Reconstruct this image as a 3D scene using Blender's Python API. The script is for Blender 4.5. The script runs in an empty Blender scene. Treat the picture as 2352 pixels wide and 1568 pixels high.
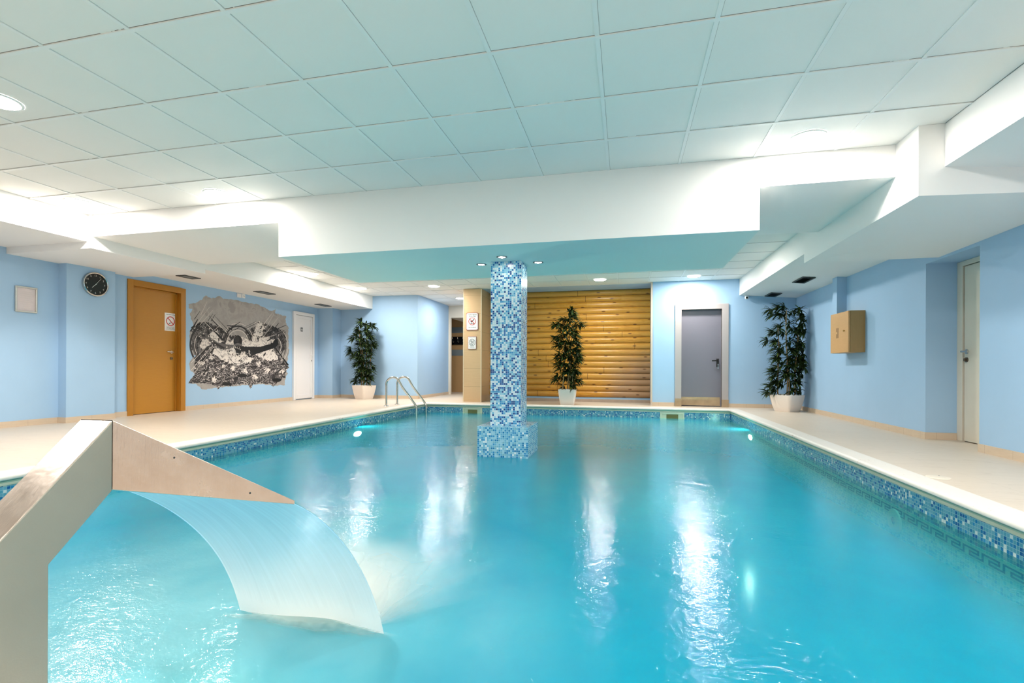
import bpy, bmesh, math, random
from mathutils import Vector, Matrix
random.seed(7)
sc = bpy.context.scene
COL = sc.collection
R = math.radians

# ------------------------------------------------------------------ camera
cd = bpy.data.cameras.new('camera')
cd.sensor_width = 36.0
cd.lens = 36.0 * 1114.0 / 2352.0
cd.shift_y = 61.1 / 2352.0
cd.clip_start = 0.05
cam = bpy.data.objects.new('camera', cd)
COL.objects.link(cam)
cam.matrix_world = (Matrix.Translation((0, 0, 0.7585)) @ Matrix.Rotation(0.22956, 4, 'Z')
                    @ Matrix.Rotation(R(90), 4, 'X') @ Matrix.Rotation(0.00393, 4, 'Z'))
sc.camera = cam

# ------------------------------------------------------------------ world, exposure, bounces
w = bpy.data.worlds.new('world'); sc.world = w; w.use_nodes = True
w.node_tree.nodes['Background'].inputs[0].default_value = (0.9, 0.95, 1.0, 1)
w.node_tree.nodes['Background'].inputs[1].default_value = 0.0
sc.view_settings.view_transform = 'Standard'
sc.view_settings.look = 'None'
sc.view_settings.exposure = 2.44
sc.view_settings.gamma = 1.0
sc.view_settings.use_curve_mapping = False
cy = sc.cycles
cy.max_bounces = 8; cy.diffuse_bounces = 4; cy.glossy_bounces = 3
cy.transmission_bounces = 4; cy.transparent_max_bounces = 10
cy.use_adaptive_sampling = True; cy.adaptive_threshold = 0.05
cy.caustics_reflective = False; cy.caustics_refractive = False
cy.sample_clamp_indirect = 6.0
cy.blur_glossy = 0.5
LAMP = 59.0       # ceiling lamp radiance
CEIL = 2.532      # ceiling height
WZ = -0.19        # water level
PX0, PX1, PY0, PY1 = -4.22, 1.93, 0.82, 9.77   # pool walls

# ------------------------------------------------------------------ materials
def lin(r, g, b):
    f = lambda c: (c / 255 / 12.92) if c / 255 <= .04045 else ((c / 255 + .055) / 1.055) ** 2.4
    return (f(r), f(g), f(b), 1)

class NT:
    """small helper for node materials"""
    def __init__(s, name):
        s.m = bpy.data.materials.new(name); s.m.use_nodes = True
        s.t = s.m.node_tree; s.n = s.t.nodes; s.l = s.t.links
        s.b = s.n['Principled BSDF']; s.out = s.n['Material Output']
    def node(s, typ, ins=None, **kw):
        nd = s.n.new(typ)
        for k, v in kw.items(): setattr(nd, k, v)
        for k, v in (ins or {}).items():
            if isinstance(v, bpy.types.NodeSocket): s.l.new(v, nd.inputs[k])
            else: nd.inputs[k].default_value = v
        return nd
    def math(s, op, a, b=None, c=None):
        nd = s.n.new('ShaderNodeMath'); nd.operation = op
        for i, v in enumerate((a, b, c)):
            if v is None: continue
            if isinstance(v, bpy.types.NodeSocket): s.l.new(v, nd.inputs[i])
            else: nd.inputs[i].default_value = v
        return nd.outputs[0]
    def mix(s, f, a, b):
        nd = s.n.new('ShaderNodeMix'); nd.data_type = 'RGBA'
        for i, v in ((0, f), (6, a), (7, b)):
            if isinstance(v, bpy.types.NodeSocket): s.l.new(v, nd.inputs[i])
            else: nd.inputs[i].default_value = v
        return nd.outputs[2]
    def ramp(s, fac, stops, interp='LINEAR'):
        nd = s.n.new('ShaderNodeValToRGB'); cr = nd.color_ramp; cr.interpolation = interp
        while len(cr.elements) < len(stops): cr.elements.new(0.5)
        for e, (p, c) in zip(cr.elements, stops):
            e.position = p; e.color = c
        s.l.new(fac, nd.inputs[0]); return nd.outputs[0]
    def noise(s, vec, scale, detail=3, rough=.5, dist=0.0, out=0):
        nd = s.node('ShaderNodeTexNoise', {'Scale': scale, 'Detail': detail, 'Roughness': rough, 'Distortion': dist})
        s.l.new(vec, nd.inputs['Vector']); return nd.outputs[out]
    def mapping(s, vec, scale=(1, 1, 1), loc=(0, 0, 0)):
        nd = s.node('ShaderNodeMapping', {'Scale': scale, 'Location': loc}); s.l.new(vec, nd.inputs[0]); return nd.outputs[0]
    def obj(s): return s.node('ShaderNodeTexCoord').outputs['Object']
    def uv(s): return s.node('ShaderNodeTexCoord').outputs['UV']
    def bump(s, h, strength=.3, dist=.01):
        nd = s.node('ShaderNodeBump', {'Strength': strength, 'Distance': dist}); s.l.new(h, nd.inputs['Height'])
        return nd.outputs[0]
    def set(s, **kw):
        names = dict(color='Base Color', rough='Roughness', metal='Metallic', normal='Normal', spec='Specular IOR Level', coat='Coat Weight', alpha='Alpha')
        for k, v in kw.items():
            i = s.b.inputs[names[k]]
            if isinstance(v, bpy.types.NodeSocket): s.l.new(v, i)
            else: i.default_value = v
        return s.m

def plain(name, c, rough=.5, metal=0., vary=0.05, scale=8.0, bump=0.0):
    t = NT(name); o = t.obj()
    n = t.noise(o, scale, 4)
    dark = tuple(x * (1 - vary) for x in c[:3]) + (1,); lite = tuple(min(1, x * (1 + vary)) for x in c[:3]) + (1,)
    t.set(color=t.mix(n, dark, lite), rough=rough, metal=metal)
    if bump: t.set(normal=t.bump(t.noise(o, scale * 12, 3), bump, .002))
    return t.m

def emis(name, c, k):
    t = NT(name); e = t.node('ShaderNodeEmission', {'Color': c, 'Strength': k})
    t.l.new(e.outputs[0], t.out.inputs[0]); return t.m

M = {}
M['wall'] = plain('blue_paint', lin(164, 198, 229), .6, vary=.03, scale=3, bump=.15)
M['white'] = plain('white_plaster', lin(243, 241, 239), .7, vary=.01, scale=2, bump=.08)
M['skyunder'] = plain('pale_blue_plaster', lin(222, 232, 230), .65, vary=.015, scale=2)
M['lamp'] = emis('lamp_diffuser', (1.0, .94, .86, 1), LAMP)
M['spot'] = emis('spot_diffuser', (1.0, .93, .78, 1), 14)
M['uwl'] = emis('pool_lamp_glass', (1.0, .90, .70, 1), 210)
M['uwl3'] = emis('added_pool_lamp_glass', (1.0, .90, .70, 1), 40)
M['uwl2'] = emis('near_pool_lamp_glass', (1.0, .84, .55, 1), 34)
M['lampring'] = plain('lamp_ring_white', lin(240, 240, 238), .4)
M['greyring'] = plain('ring_grey', lin(130, 135, 138), .35, .8)
M['steel'] = None
M['dark'] = plain('dark_metal', lin(74, 77, 78), .5, .5)
M['grille'] = plain('grille_grey', lin(128, 132, 132), .45, .3)
M['black'] = plain('black_plastic', lin(14, 14, 16), .35)
M['pot'] = plain('white_planter', lin(240, 228, 218), .35, vary=.01)
M['pebble'] = plain('white_pebble', lin(244, 240, 234), .7, vary=.05, scale=30)
M['cane'] = plain('cane', lin(176, 140, 92), .6, vary=.3, scale=25)
M['paper'] = plain('sign_white', lin(242, 240, 240), .35, vary=.01)
M['red'] = plain('sign_red', lin(196, 40, 40), .4)
M['brownred'] = plain('sign_border', lin(170, 92, 84), .4)
M['ink'] = plain('ink', lin(70, 74, 82), .5)
M['inkblack'] = plain('ink_black', lin(30, 30, 32), .5)
M['pvc'] = plain('white_pvc', lin(238, 236, 238), .35, vary=.01)
M['cream'] = plain('cream_door', lin(230, 220, 203), .4, vary=.03, scale=4)
M['creamdark'] = plain('door_gap', lin(88, 62, 34), .7)
M['alu'] = plain('silver_frame', lin(200, 196, 188), .3, .7)
M['chrome'] = plain('chrome', lin(200, 198, 194), .16, 1., vary=.02)
M['bronze'] = plain('satin_nickel', lin(120, 110, 98), .3, 1.)
M['brass'] = plain('brass', lin(190, 160, 90), .25, 1.)
M['camwhite'] = plain('camera_white', lin(235, 236, 238), .3)
M['lid'] = plain('lid_plastic', lin(222, 210, 194), .5)
M['skimmer'] = plain('skimmer_plastic', lin(226, 228, 205), .4)
M['skimdark'] = plain('skimmer_inside', lin(120, 116, 70), .6)
M['rack'] = plain('rack_board', lin(12, 12, 14), .25)

# brushed stainless steel
t = NT('brushed_steel'); u = t.uv()
n1 = t.noise(t.mapping(u, (60, 7, 1)), 4, 4, .65); n2 = t.noise(u, 9, 5, .65)
t.set(color=t.mix(n2, lin(168, 154, 146), lin(218, 208, 200)), metal=.95,
      rough=t.math('ADD', t.math('MULTIPLY', n2, .30), .10), normal=t.bump(t.math('ADD', n1, t.math('MULTIPLY', n2, 1.5)), .35, .0012))
M['steel'] = t.m
# satin coated side sheets of the cascade post
t = NT('satin_steel'); o = t.obj()
n = t.noise(o, 260, 2); n2 = t.noise(o, 5, 3)
t.set(color=t.mix(n2, lin(158, 153, 140), lin(178, 172, 158)), metal=.55, rough=.48, normal=t.bump(n, .25, .0006))
M['satin'] = t.m

def mosaic(name, stops, grout, size=.0213, rough=.18, cloud=None):
    t = NT(name); u = t.uv()
    s = t.node('ShaderNodeVectorMath', {0: u, 1: (1 / size, 1 / size, 1)}, operation='MULTIPLY').outputs[0]
    fl = t.node('ShaderNodeVectorMath', {0: s}, operation='FLOOR').outputs[0]
    fr = t.node('ShaderNodeVectorMath', {0: s}, operation='FRACTION').outputs[0]
    wn = t.node('ShaderNodeTexWhiteNoise', {'Vector': fl}, noise_dimensions='3D')
    big = t.noise(fl, .11, 2)
    v = wn.outputs[0]
    if cloud: v = t.math('ADD', v, t.math('MULTIPLY', t.math('SUBTRACT', big, .5), cloud))
    c = t.ramp(v, stops, 'CONSTANT')
    sep = t.node('ShaderNodeSeparateXYZ', {0: fr})
    m = None
    for k in (0, 1):
        a = t.math('ABSOLUTE', t.math('SUBTRACT', sep.outputs[k], .5))
        g = t.math('GREATER_THAN', a, .435)
        m = g if m is None else t.math('MAXIMUM', m, g)
    t.set(color=t.mix(m, c, grout), rough=t.math('ADD', t.math('MULTIPLY', m, .5), rough),
          normal=t.bump(t.math('SUBTRACT', 1.0, m), .35, .001))
    return t.m
W_, LC, CY_, MB_, DB, NV = lin(226, 236, 240), lin(158, 206, 224), lin(112, 180, 212), lin(52, 142, 196), lin(26, 96, 168), lin(20, 62, 132)
M['mos_shaft'] = mosaic('mosaic_shaft', [(0, NV), (.13, DB), (.24, MB_), (.38, CY_), (.52, LC), (.68, W_)], lin(176, 212, 232), cloud=.25)
M['mos_plinth'] = mosaic('mosaic_plinth', [(0, W_), (.06, MB_), (.24, lin(36, 124, 178)), (.38, CY_), (.62, LC), (.84, lin(130, 186, 204))], lin(168, 214, 232), cloud=.1)
M['mos_band'] = mosaic('mosaic_band', [(0, W_), (.08, DB), (.2, lin(32, 122, 184)), (.36, MB_), (.46, lin(110, 176, 206)), (.75, lin(92, 166, 196))], lin(150, 196, 210), cloud=.1)
M['mos_under'] = mosaic('mosaic_under_water', [(0, lin(205, 238, 220)), (.2, lin(120, 210, 205)), (.55, lin(160, 225, 212)), (.8, lin(80, 190, 200))], lin(200, 236, 220), cloud=.1)
M['meander_light'] = plain('meander_light', lin(196, 226, 205), .3)
M['meander_dark'] = plain('meander_dark', lin(14, 92, 106), .3)

# pool coping: white worn stone, greenish lip
t = NT('coping_stone'); o = t.obj(); n = t.noise(o, 45, 6, .7); n2 = t.noise(o, 3, 2)
pit = t.ramp(t.math('MULTIPLY', n, t.math('ADD', n2, .42)), [(.62, (0, 0, 0, 1)), (.72, (1, 1, 1, 1))])
t.set(color=t.mix(pit, lin(226, 219, 211), lin(166, 140, 118)), rough=.45, normal=t.bump(n, .3, .002))
M['coping'] = t.m
M['lip'] = plain('coping_lip', lin(206, 208, 188), .4, vary=.12, scale=9)

# deck: pale beige stoneware, large tiles, faint veins
t = NT('deck_tiles'); o = t.obj()
sep = t.node('ShaderNodeSeparateXYZ', {0: o})
g = None
for k, sz in ((0, .6), (1, .6)):
    f = t.math('FRACT', t.math('DIVIDE', sep.outputs[k], sz))
    a = t.math('GREATER_THAN', t.math('ABSOLUTE', t.math('SUBTRACT', f, .5)), .497)
    g = a if g is None else t.math('MAXIMUM', g, a)
v = t.noise(t.mapping(o, (.6, 7, 1)), 5, 5, .65, 1.2)
base = t.mix(v, lin(206, 190, 171), lin(219, 204, 187))
vein = t.math('LESS_THAN', t.math('ABSOLUTE', t.math('SUBTRACT', t.noise(t.mapping(o, (.5, 3, 1)), 2.2, 3, .5, .8), .5)), .006)
t.set(color=t.mix(t.math('MAXIMUM', t.math('MULTIPLY', g, .25), t.math('MULTIPLY', vein, .14)), base, lin(158, 136, 112)), rough=.42)
M['deck'] = t.m
# beige stone skirting with joints
t = NT('skirting_stone'); o = t.obj(); u = t.uv()
sx = t.node('ShaderNodeSeparateXYZ', {0: u})
f = t.math('FRACT', t.math('DIVIDE', sx.outputs[0], .33))
j = t.math('GREATER_THAN', t.math('ABSOLUTE', t.math('SUBTRACT', f, .5)), .495)
n = t.noise(t.mapping(o, (1, 1, 8)), 6, 4, .6)
t.set(color=t.mix(t.math('MULTIPLY', j, .5), t.mix(n, lin(200, 178, 154), lin(218, 199, 176)), lin(150, 122, 96)), rough=.5)
M['skirt'] = t.m
M['skirtgrey'] = plain('skirting_grey', lin(178, 158, 142), .6, vary=.15, scale=12)

# ceiling panels: gap shadow painted as a dark brownish line on one side of every rail
t = NT('ceiling_panels'); o = t.obj(); sep = t.node('ShaderNodeSeparateXYZ', {0: o})
fx = t.math('FRACT', t.math('DIVIDE', t.math('ADD', sep.outputs[0], 3.153 - .0125), .6))
fy = t.math('FRACT', t.math('DIVIDE', t.math('ADD', sep.outputs[1], -2.032 + .0165), .6))
gx = t.math('LESS_THAN', fx, .005)
gy = t.math('LESS_THAN', fy, .007)
br = t.noise(o, 2.5, 4, .7)
gl = t.math('MAXIMUM', t.math('MULTIPLY', gx, .5), t.math('MULTIPLY', gy, t.math('MULTIPLY', t.math('GREATER_THAN', br, .4), .85)))
n = t.noise(o, 1.2, 2)
t.set(color=t.mix(gl, t.mix(n, lin(236, 235, 231), lin(241, 240, 236)), lin(96, 82, 68)), rough=.75)
M['panel'] = t.m
M['rail'] = plain('ceiling_rail', lin(238, 238, 236), .5, vary=.03, scale=5)

def wood(name, c0, c1, ax=(1, 14, 14), scale=5, rough=.4, dark=None, k=.5):
    t = NT(name); o = t.obj()
    g = t.noise(t.mapping(o, ax), scale, 6, .65, .4)
    f = t.noise(t.mapping(o, tuple(a * 5 for a in ax)), scale, 3, .6)
    c = t.mix(g, c0, c1)
    c = t.mix(t.math('MULTIPLY', f, .35), c, dark or tuple(x * .5 for x in c0[:3]) + (1,))
    t.set(color=c, rough=rough); return t.m
M['doorwood'] = wood('honey_oak', lin(188, 126, 34), lin(200, 142, 48), (3, 1.5, 26), 4, .42)
M['doorwood_v'] = wood('honey_oak_frame', lin(180, 118, 28), lin(194, 134, 42), (14, 14, 1), 4, .42)
M['cabwood'] = wood('oak_veneer', lin(206, 156, 98), lin(222, 176, 118), (3, 2, 26), 4, .45)
M['cabwood_v'] = wood('oak_veneer_vertical', lin(168, 128, 74), lin(184, 146, 90), (20, 20, 1), 4, .45)
M['slat'] = wood('beige_slats', lin(196, 152, 100), lin(210, 170, 120), (2, 2, 30), 4, .5)

# varnished pine log boards; v runs up the wall in metres, u along it
t = NT('pine_boards'); u = t.uv(); sp = t.node('ShaderNodeSeparateXYZ', {0: u})
row = t.math('FLOOR', t.math('DIVIDE', sp.outputs[1], .1345))
rr = t.node('ShaderNodeTexWhiteNoise', {'W': row}, noise_dimensions='1D').outputs[0]
ux = t.math('ADD', sp.outputs[0], t.math('MULTIPLY', rr, 7.3))
seg = t.math('FLOOR', t.math('DIVIDE', ux, 3.1))
fr = t.math('FRACT', t.math('DIVIDE', ux, 2.7))
joint = t.math('LESS_THAN', fr, .003)
cid = t.node('ShaderNodeCombineXYZ', {0: seg, 1: row, 2: 0.0}).outputs[0]
bn = t.node('ShaderNodeTexWhiteNoise', {'Vector': cid}, noise_dimensions='3D').outputs[0]
pv = t.node('ShaderNodeCombineXYZ', {0: ux, 1: sp.outputs[1], 2: t.math('MULTIPLY', bn, 5.0)}).outputs[0]
gr = t.noise(t.mapping(pv, (1.2, 26, 1)), 3.5, 5, .6, 1.5)
c = t.ramp(gr, [(.3, lin(164, 104, 22)), (.5, lin(198, 138, 42)), (.7, lin(214, 160, 66))])
c = t.mix(t.math('MULTIPLY', t.math('GREATER_THAN', bn, .72), .35), c, lin(168, 104, 24))
c = t.mix(t.math('MULTIPLY', bn, .5), c, lin(224, 172, 84))
vor = t.node('ShaderNodeTexVoronoi', {'Scale': 1.0, 'Randomness': 1.0}, voronoi_dimensions='2D'); t.l.new(t.mapping(pv, (1.9, 5.6, 1)), vor.inputs['Vector'])
kn = t.ramp(vor.outputs['Distance'], [(.045, (1, 1, 1, 1)), (.10, (0, 0, 0, 1))])
st = t.noise(t.mapping(u, (2.2, 5, 1)), 1.3, 5, .7)
# weathered patch low at the right hand end of the wall
wx = t.math('SMOOTH_MIN', t.math('MULTIPLY', t.math('SUBTRACT', sp.outputs[0], 2.6), .9), 1.0, .1)
wy = t.math('SUBTRACT', 1.0, t.math('MULTIPLY', sp.outputs[1], .85))
wz = t.math('MULTIPLY', t.math('MULTIPLY', t.math('MAXIMUM', wx, 0.0), t.math('MAXIMUM', wy, 0.0)), t.math('MULTIPLY', st, 4.2))
c = t.mix(t.math('MINIMUM', wz, .75), c, lin(160, 128, 104))
c = t.mix(t.math('MULTIPLY', kn, .85), c, lin(96, 52, 16))
c = t.mix(joint, c, lin(70, 40, 16))
t.set(color=c, rough=.33)
M['pine'] = t.m
M['jamb'] = plain('stone_trim', lin(205, 190, 176), .6, vary=.06, scale=10)

# beige ceramic tiles of the square pillar, thin joints and horizontal lines
t = NT('pillar_tiles'); o = t.obj(); sp = t.node('ShaderNodeSeparateXYZ', {0: o})
f = t.math('FRACT', t.math('DIVIDE', t.math('ADD', sp.outputs[2], .07), .4085))
j = t.math('LESS_THAN', f, .012)
n = t.noise(t.mapping(o, (1.2, 1.2, 40)), 3, 4, .6)
t.set(color=t.mix(t.math('MULTIPLY', j, .6), t.mix(n, lin(206, 170, 128), lin(222, 190, 150)), lin(130, 98, 66)), rough=.35)
M['ptile'] = t.m
M['ptrim'] = plain('pillar_corner_trim', lin(226, 206, 176), .4)

M['doorgrey'] = plain('grey_steel_door', lin(118, 117, 130), .38, vary=.02, scale=3)
M['framegrey'] = plain('grey_steel_frame', lin(176, 170, 170), .4, vary=.03, scale=3)
M['kick'] = plain('rusty_kickplate', lin(176, 152, 122), .4, .4, vary=.25, scale=9)
M['clockface'] = plain('clock_face', lin(24, 20, 20), .08, vary=.02)
M['numeral'] = plain('clock_numerals', lin(190, 186, 180), .4)
M['stone_blue'] = plain('grey_blue_band', lin(128, 140, 144), .5)

# leaves
t = NT('bamboo_leaf'); o = t.obj(); n = t.noise(o, 14, 2)
oi = t.node('ShaderNodeNewGeometry').outputs['Random Per Island']
c = t.mix(n, lin(16, 30, 14), lin(38, 58, 22))
c = t.mix(t.math('MULTIPLY', t.math('GREATER_THAN', oi, .84), .75), c, lin(88, 112, 40))
t.set(color=c, rough=.55, spec=.25); M['leaf'] = t.m

# ---- pool water: mirror-like over a slightly cloudy turquoise body
t = NT('pool_water'); o = t.obj()
n1 = t.noise(t.mapping(o, (1.0, 1.5, 1)), 2.6, 2, .5, .3)
n2 = t.noise(t.mapping(o, (1.0, 1.7, 1)), 11, 3, .55, .5)
n3 = t.noise(t.mapping(o, (1.0, 1.6, 1)), 34, 3, .6, .6)
h = t.math('ADD', t.math('MULTIPLY', n1, .8), t.math('ADD', t.math('MULTIPLY', n2, .28), t.math('MULTIPLY', n3, .30)))
bp = t.bump(h, .6, .011)
sp = t.node('ShaderNodeSeparateXYZ', {0: o})
# aerated water around the cascade
dx = t.math('MULTIPLY', t.math('ADD', sp.outputs[0], 1.6), .60)
dy = t.math('MULTIPLY', t.math('ADD', sp.outputs[1], -1.55), .62)
dd = t.math('SQRT', t.math('ADD', t.math('MULTIPLY', dx, dx), t.math('MULTIPLY', dy, dy)))
cl = t.noise(o, 1.1, 4, .6, .4)
air = t.math('MULTIPLY', t.math('MAXIMUM', t.math('SUBTRACT', 1.2, t.math('MULTIPLY', dd, 1.25)), 0.0), t.math('ADD', t.math('MULTIPLY', cl, 1.3), .05))
air = t.math('MINIMUM', air, .7)
body = t.mix(t.noise(o, 2.2, 4, .6, .3), lin(0, 156, 204), lin(2, 184, 218))
body = t.mix(air, body, lin(160, 220, 230))
tint = t.node('ShaderNodeBsdfTransparent', {'Color': lin(160, 234, 228)})
dif = t.node('ShaderNodeBsdfDiffuse', {'Color': body})
trl = t.node('ShaderNodeBsdfTranslucent', {'Color': body})
m1 = t.node('ShaderNodeMixShader', {0: .35, 1: dif.outputs[0], 2: trl.outputs[0]})
ex = t.math('MINIMUM', t.math('SUBTRACT', PX1, sp.outputs[0]), t.math('MINIMUM', t.math('SUBTRACT', sp.outputs[0], PX0), t.math('MULTIPLY', t.math('SUBTRACT', PY1, sp.outputs[1]), 2.0)))
ex = t.math('MINIMUM', t.math('MULTIPLY', t.math('MAXIMUM', ex, 0.0), 1.6), 1.0)
mk = t.node('ShaderNodeMixShader', {0: t.math('MINIMUM', t.math('ADD', t.math('ADD', .08, t.math('MULTIPLY', ex, .68)), t.math('MULTIPLY', air, .25)), .95), 1: tint.outputs[0], 2: m1.outputs[0]})
gls = t.node('ShaderNodeBsdfGlossy', {'Color': (1, 1, 1, 1), 'Roughness': .02, 'Normal': bp})
fre = t.node('ShaderNodeFresnel', {'IOR': 1.36})
fm = t.node('ShaderNodeMixShader', {0: fre.outputs[0], 1: mk.outputs[0], 2: gls.outputs[0]})
t.l.new(fm.outputs[0], t.out.inputs[0]); M['water'] = t.m

# ---- falling sheet of water
t = NT('falling_water'); u = t.uv(); sp = t.node('ShaderNodeSeparateXYZ', {0: u})
st = t.noise(t.mapping(u, (34, 1.2, 1)), 1, 4, .6)
tr = t.node('ShaderNodeBsdfTransparent', {'Color': lin(226, 244, 248)})
wc = t.mix(t.math('SMOOTH_MIN', t.math('MULTIPLY', t.math('POWER', sp.outputs[1], 2.2), 1.2), 1.0, .2), lin(150, 206, 232), lin(252, 252, 252))
df = t.node('ShaderNodeBsdfDiffuse', {'Color': wc})
tl = t.node('ShaderNodeBsdfTranslucent', {'Color': wc})
gl = t.node('ShaderNodeBsdfGlossy', {'Roughness': .15, 'Normal': t.bump(st, .4, .01)})
m1 = t.node('ShaderNodeMixShader', {0: .62, 1: df.outputs[0], 2: tl.outputs[0]})
op = t.math('MINIMUM', t.math('ADD', t.math('MULTIPLY', st, .22), t.math('ADD', .42, t.math('MULTIPLY', t.math('POWER', sp.outputs[1], 1.8), .5))), .95)
edge = t.math('MULTIPLY', t.math('GREATER_THAN', t.math('ABSOLUTE', t.math('SUBTRACT', sp.outputs[0], .5)), .487), .3)
op = t.math('MINIMUM', t.math('ADD', op, edge), .96)
m2 = t.node('ShaderNodeMixShader', {0: op, 1: tr.outputs[0], 2: m1.outputs[0]})
m3 = t.node('ShaderNodeMixShader', {0: .07, 1: m2.outputs[0], 2: gl.outputs[0]})
t.l.new(m3.outputs[0], t.out.inputs[0]); M['sheet'] = t.m

# ---- foam and spray: white, thinning towards the rim (uv.y = 1 at the rim)
def foam(name, c, k, streak=(3, 3, 1), byuv=False):
    t = NT(name); u = t.uv(); o = t.obj(); sp = t.node('ShaderNodeSeparateXYZ', {0: u})
    n = t.noise(t.mapping(u if byuv else o, (.22, .2, 1) if byuv else streak), 1.6 if byuv else 4, 2, .5)
    a = t.math('SUBTRACT', 1.0, sp.outputs[1])
    a = t.math('MULTIPLY', t.math('POWER', t.math('MAXIMUM', a, 0.0), 1.3), t.math('ADD', t.math('MULTIPLY', n, 1.6), -.05))
    a = t.math('MINIMUM', t.math('MAXIMUM', t.math('MULTIPLY', a, k), 0.0), .97)
    tr = t.node('ShaderNodeBsdfTransparent'); df = t.node('ShaderNodeBsdfDiffuse', {'Color': c})
    tl = t.node('ShaderNodeBsdfTranslucent', {'Color': c})
    m1 = t.node('ShaderNodeMixShader', {0: .65, 1: df.outputs[0], 2: tl.outputs[0]})
    m2 = t.node('ShaderNodeMixShader', {0: a, 1: tr.outputs[0], 2: m1.outputs[0]})
    t.l.new(m2.outputs[0], t.out.inputs[0]); return t.m
M['foam'] = foam('foam', lin(255, 254, 248), 2.6)
M['spray'] = foam('spray', lin(255, 254, 252), 1.15, (1.2, 1.2, 1), True)

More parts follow.
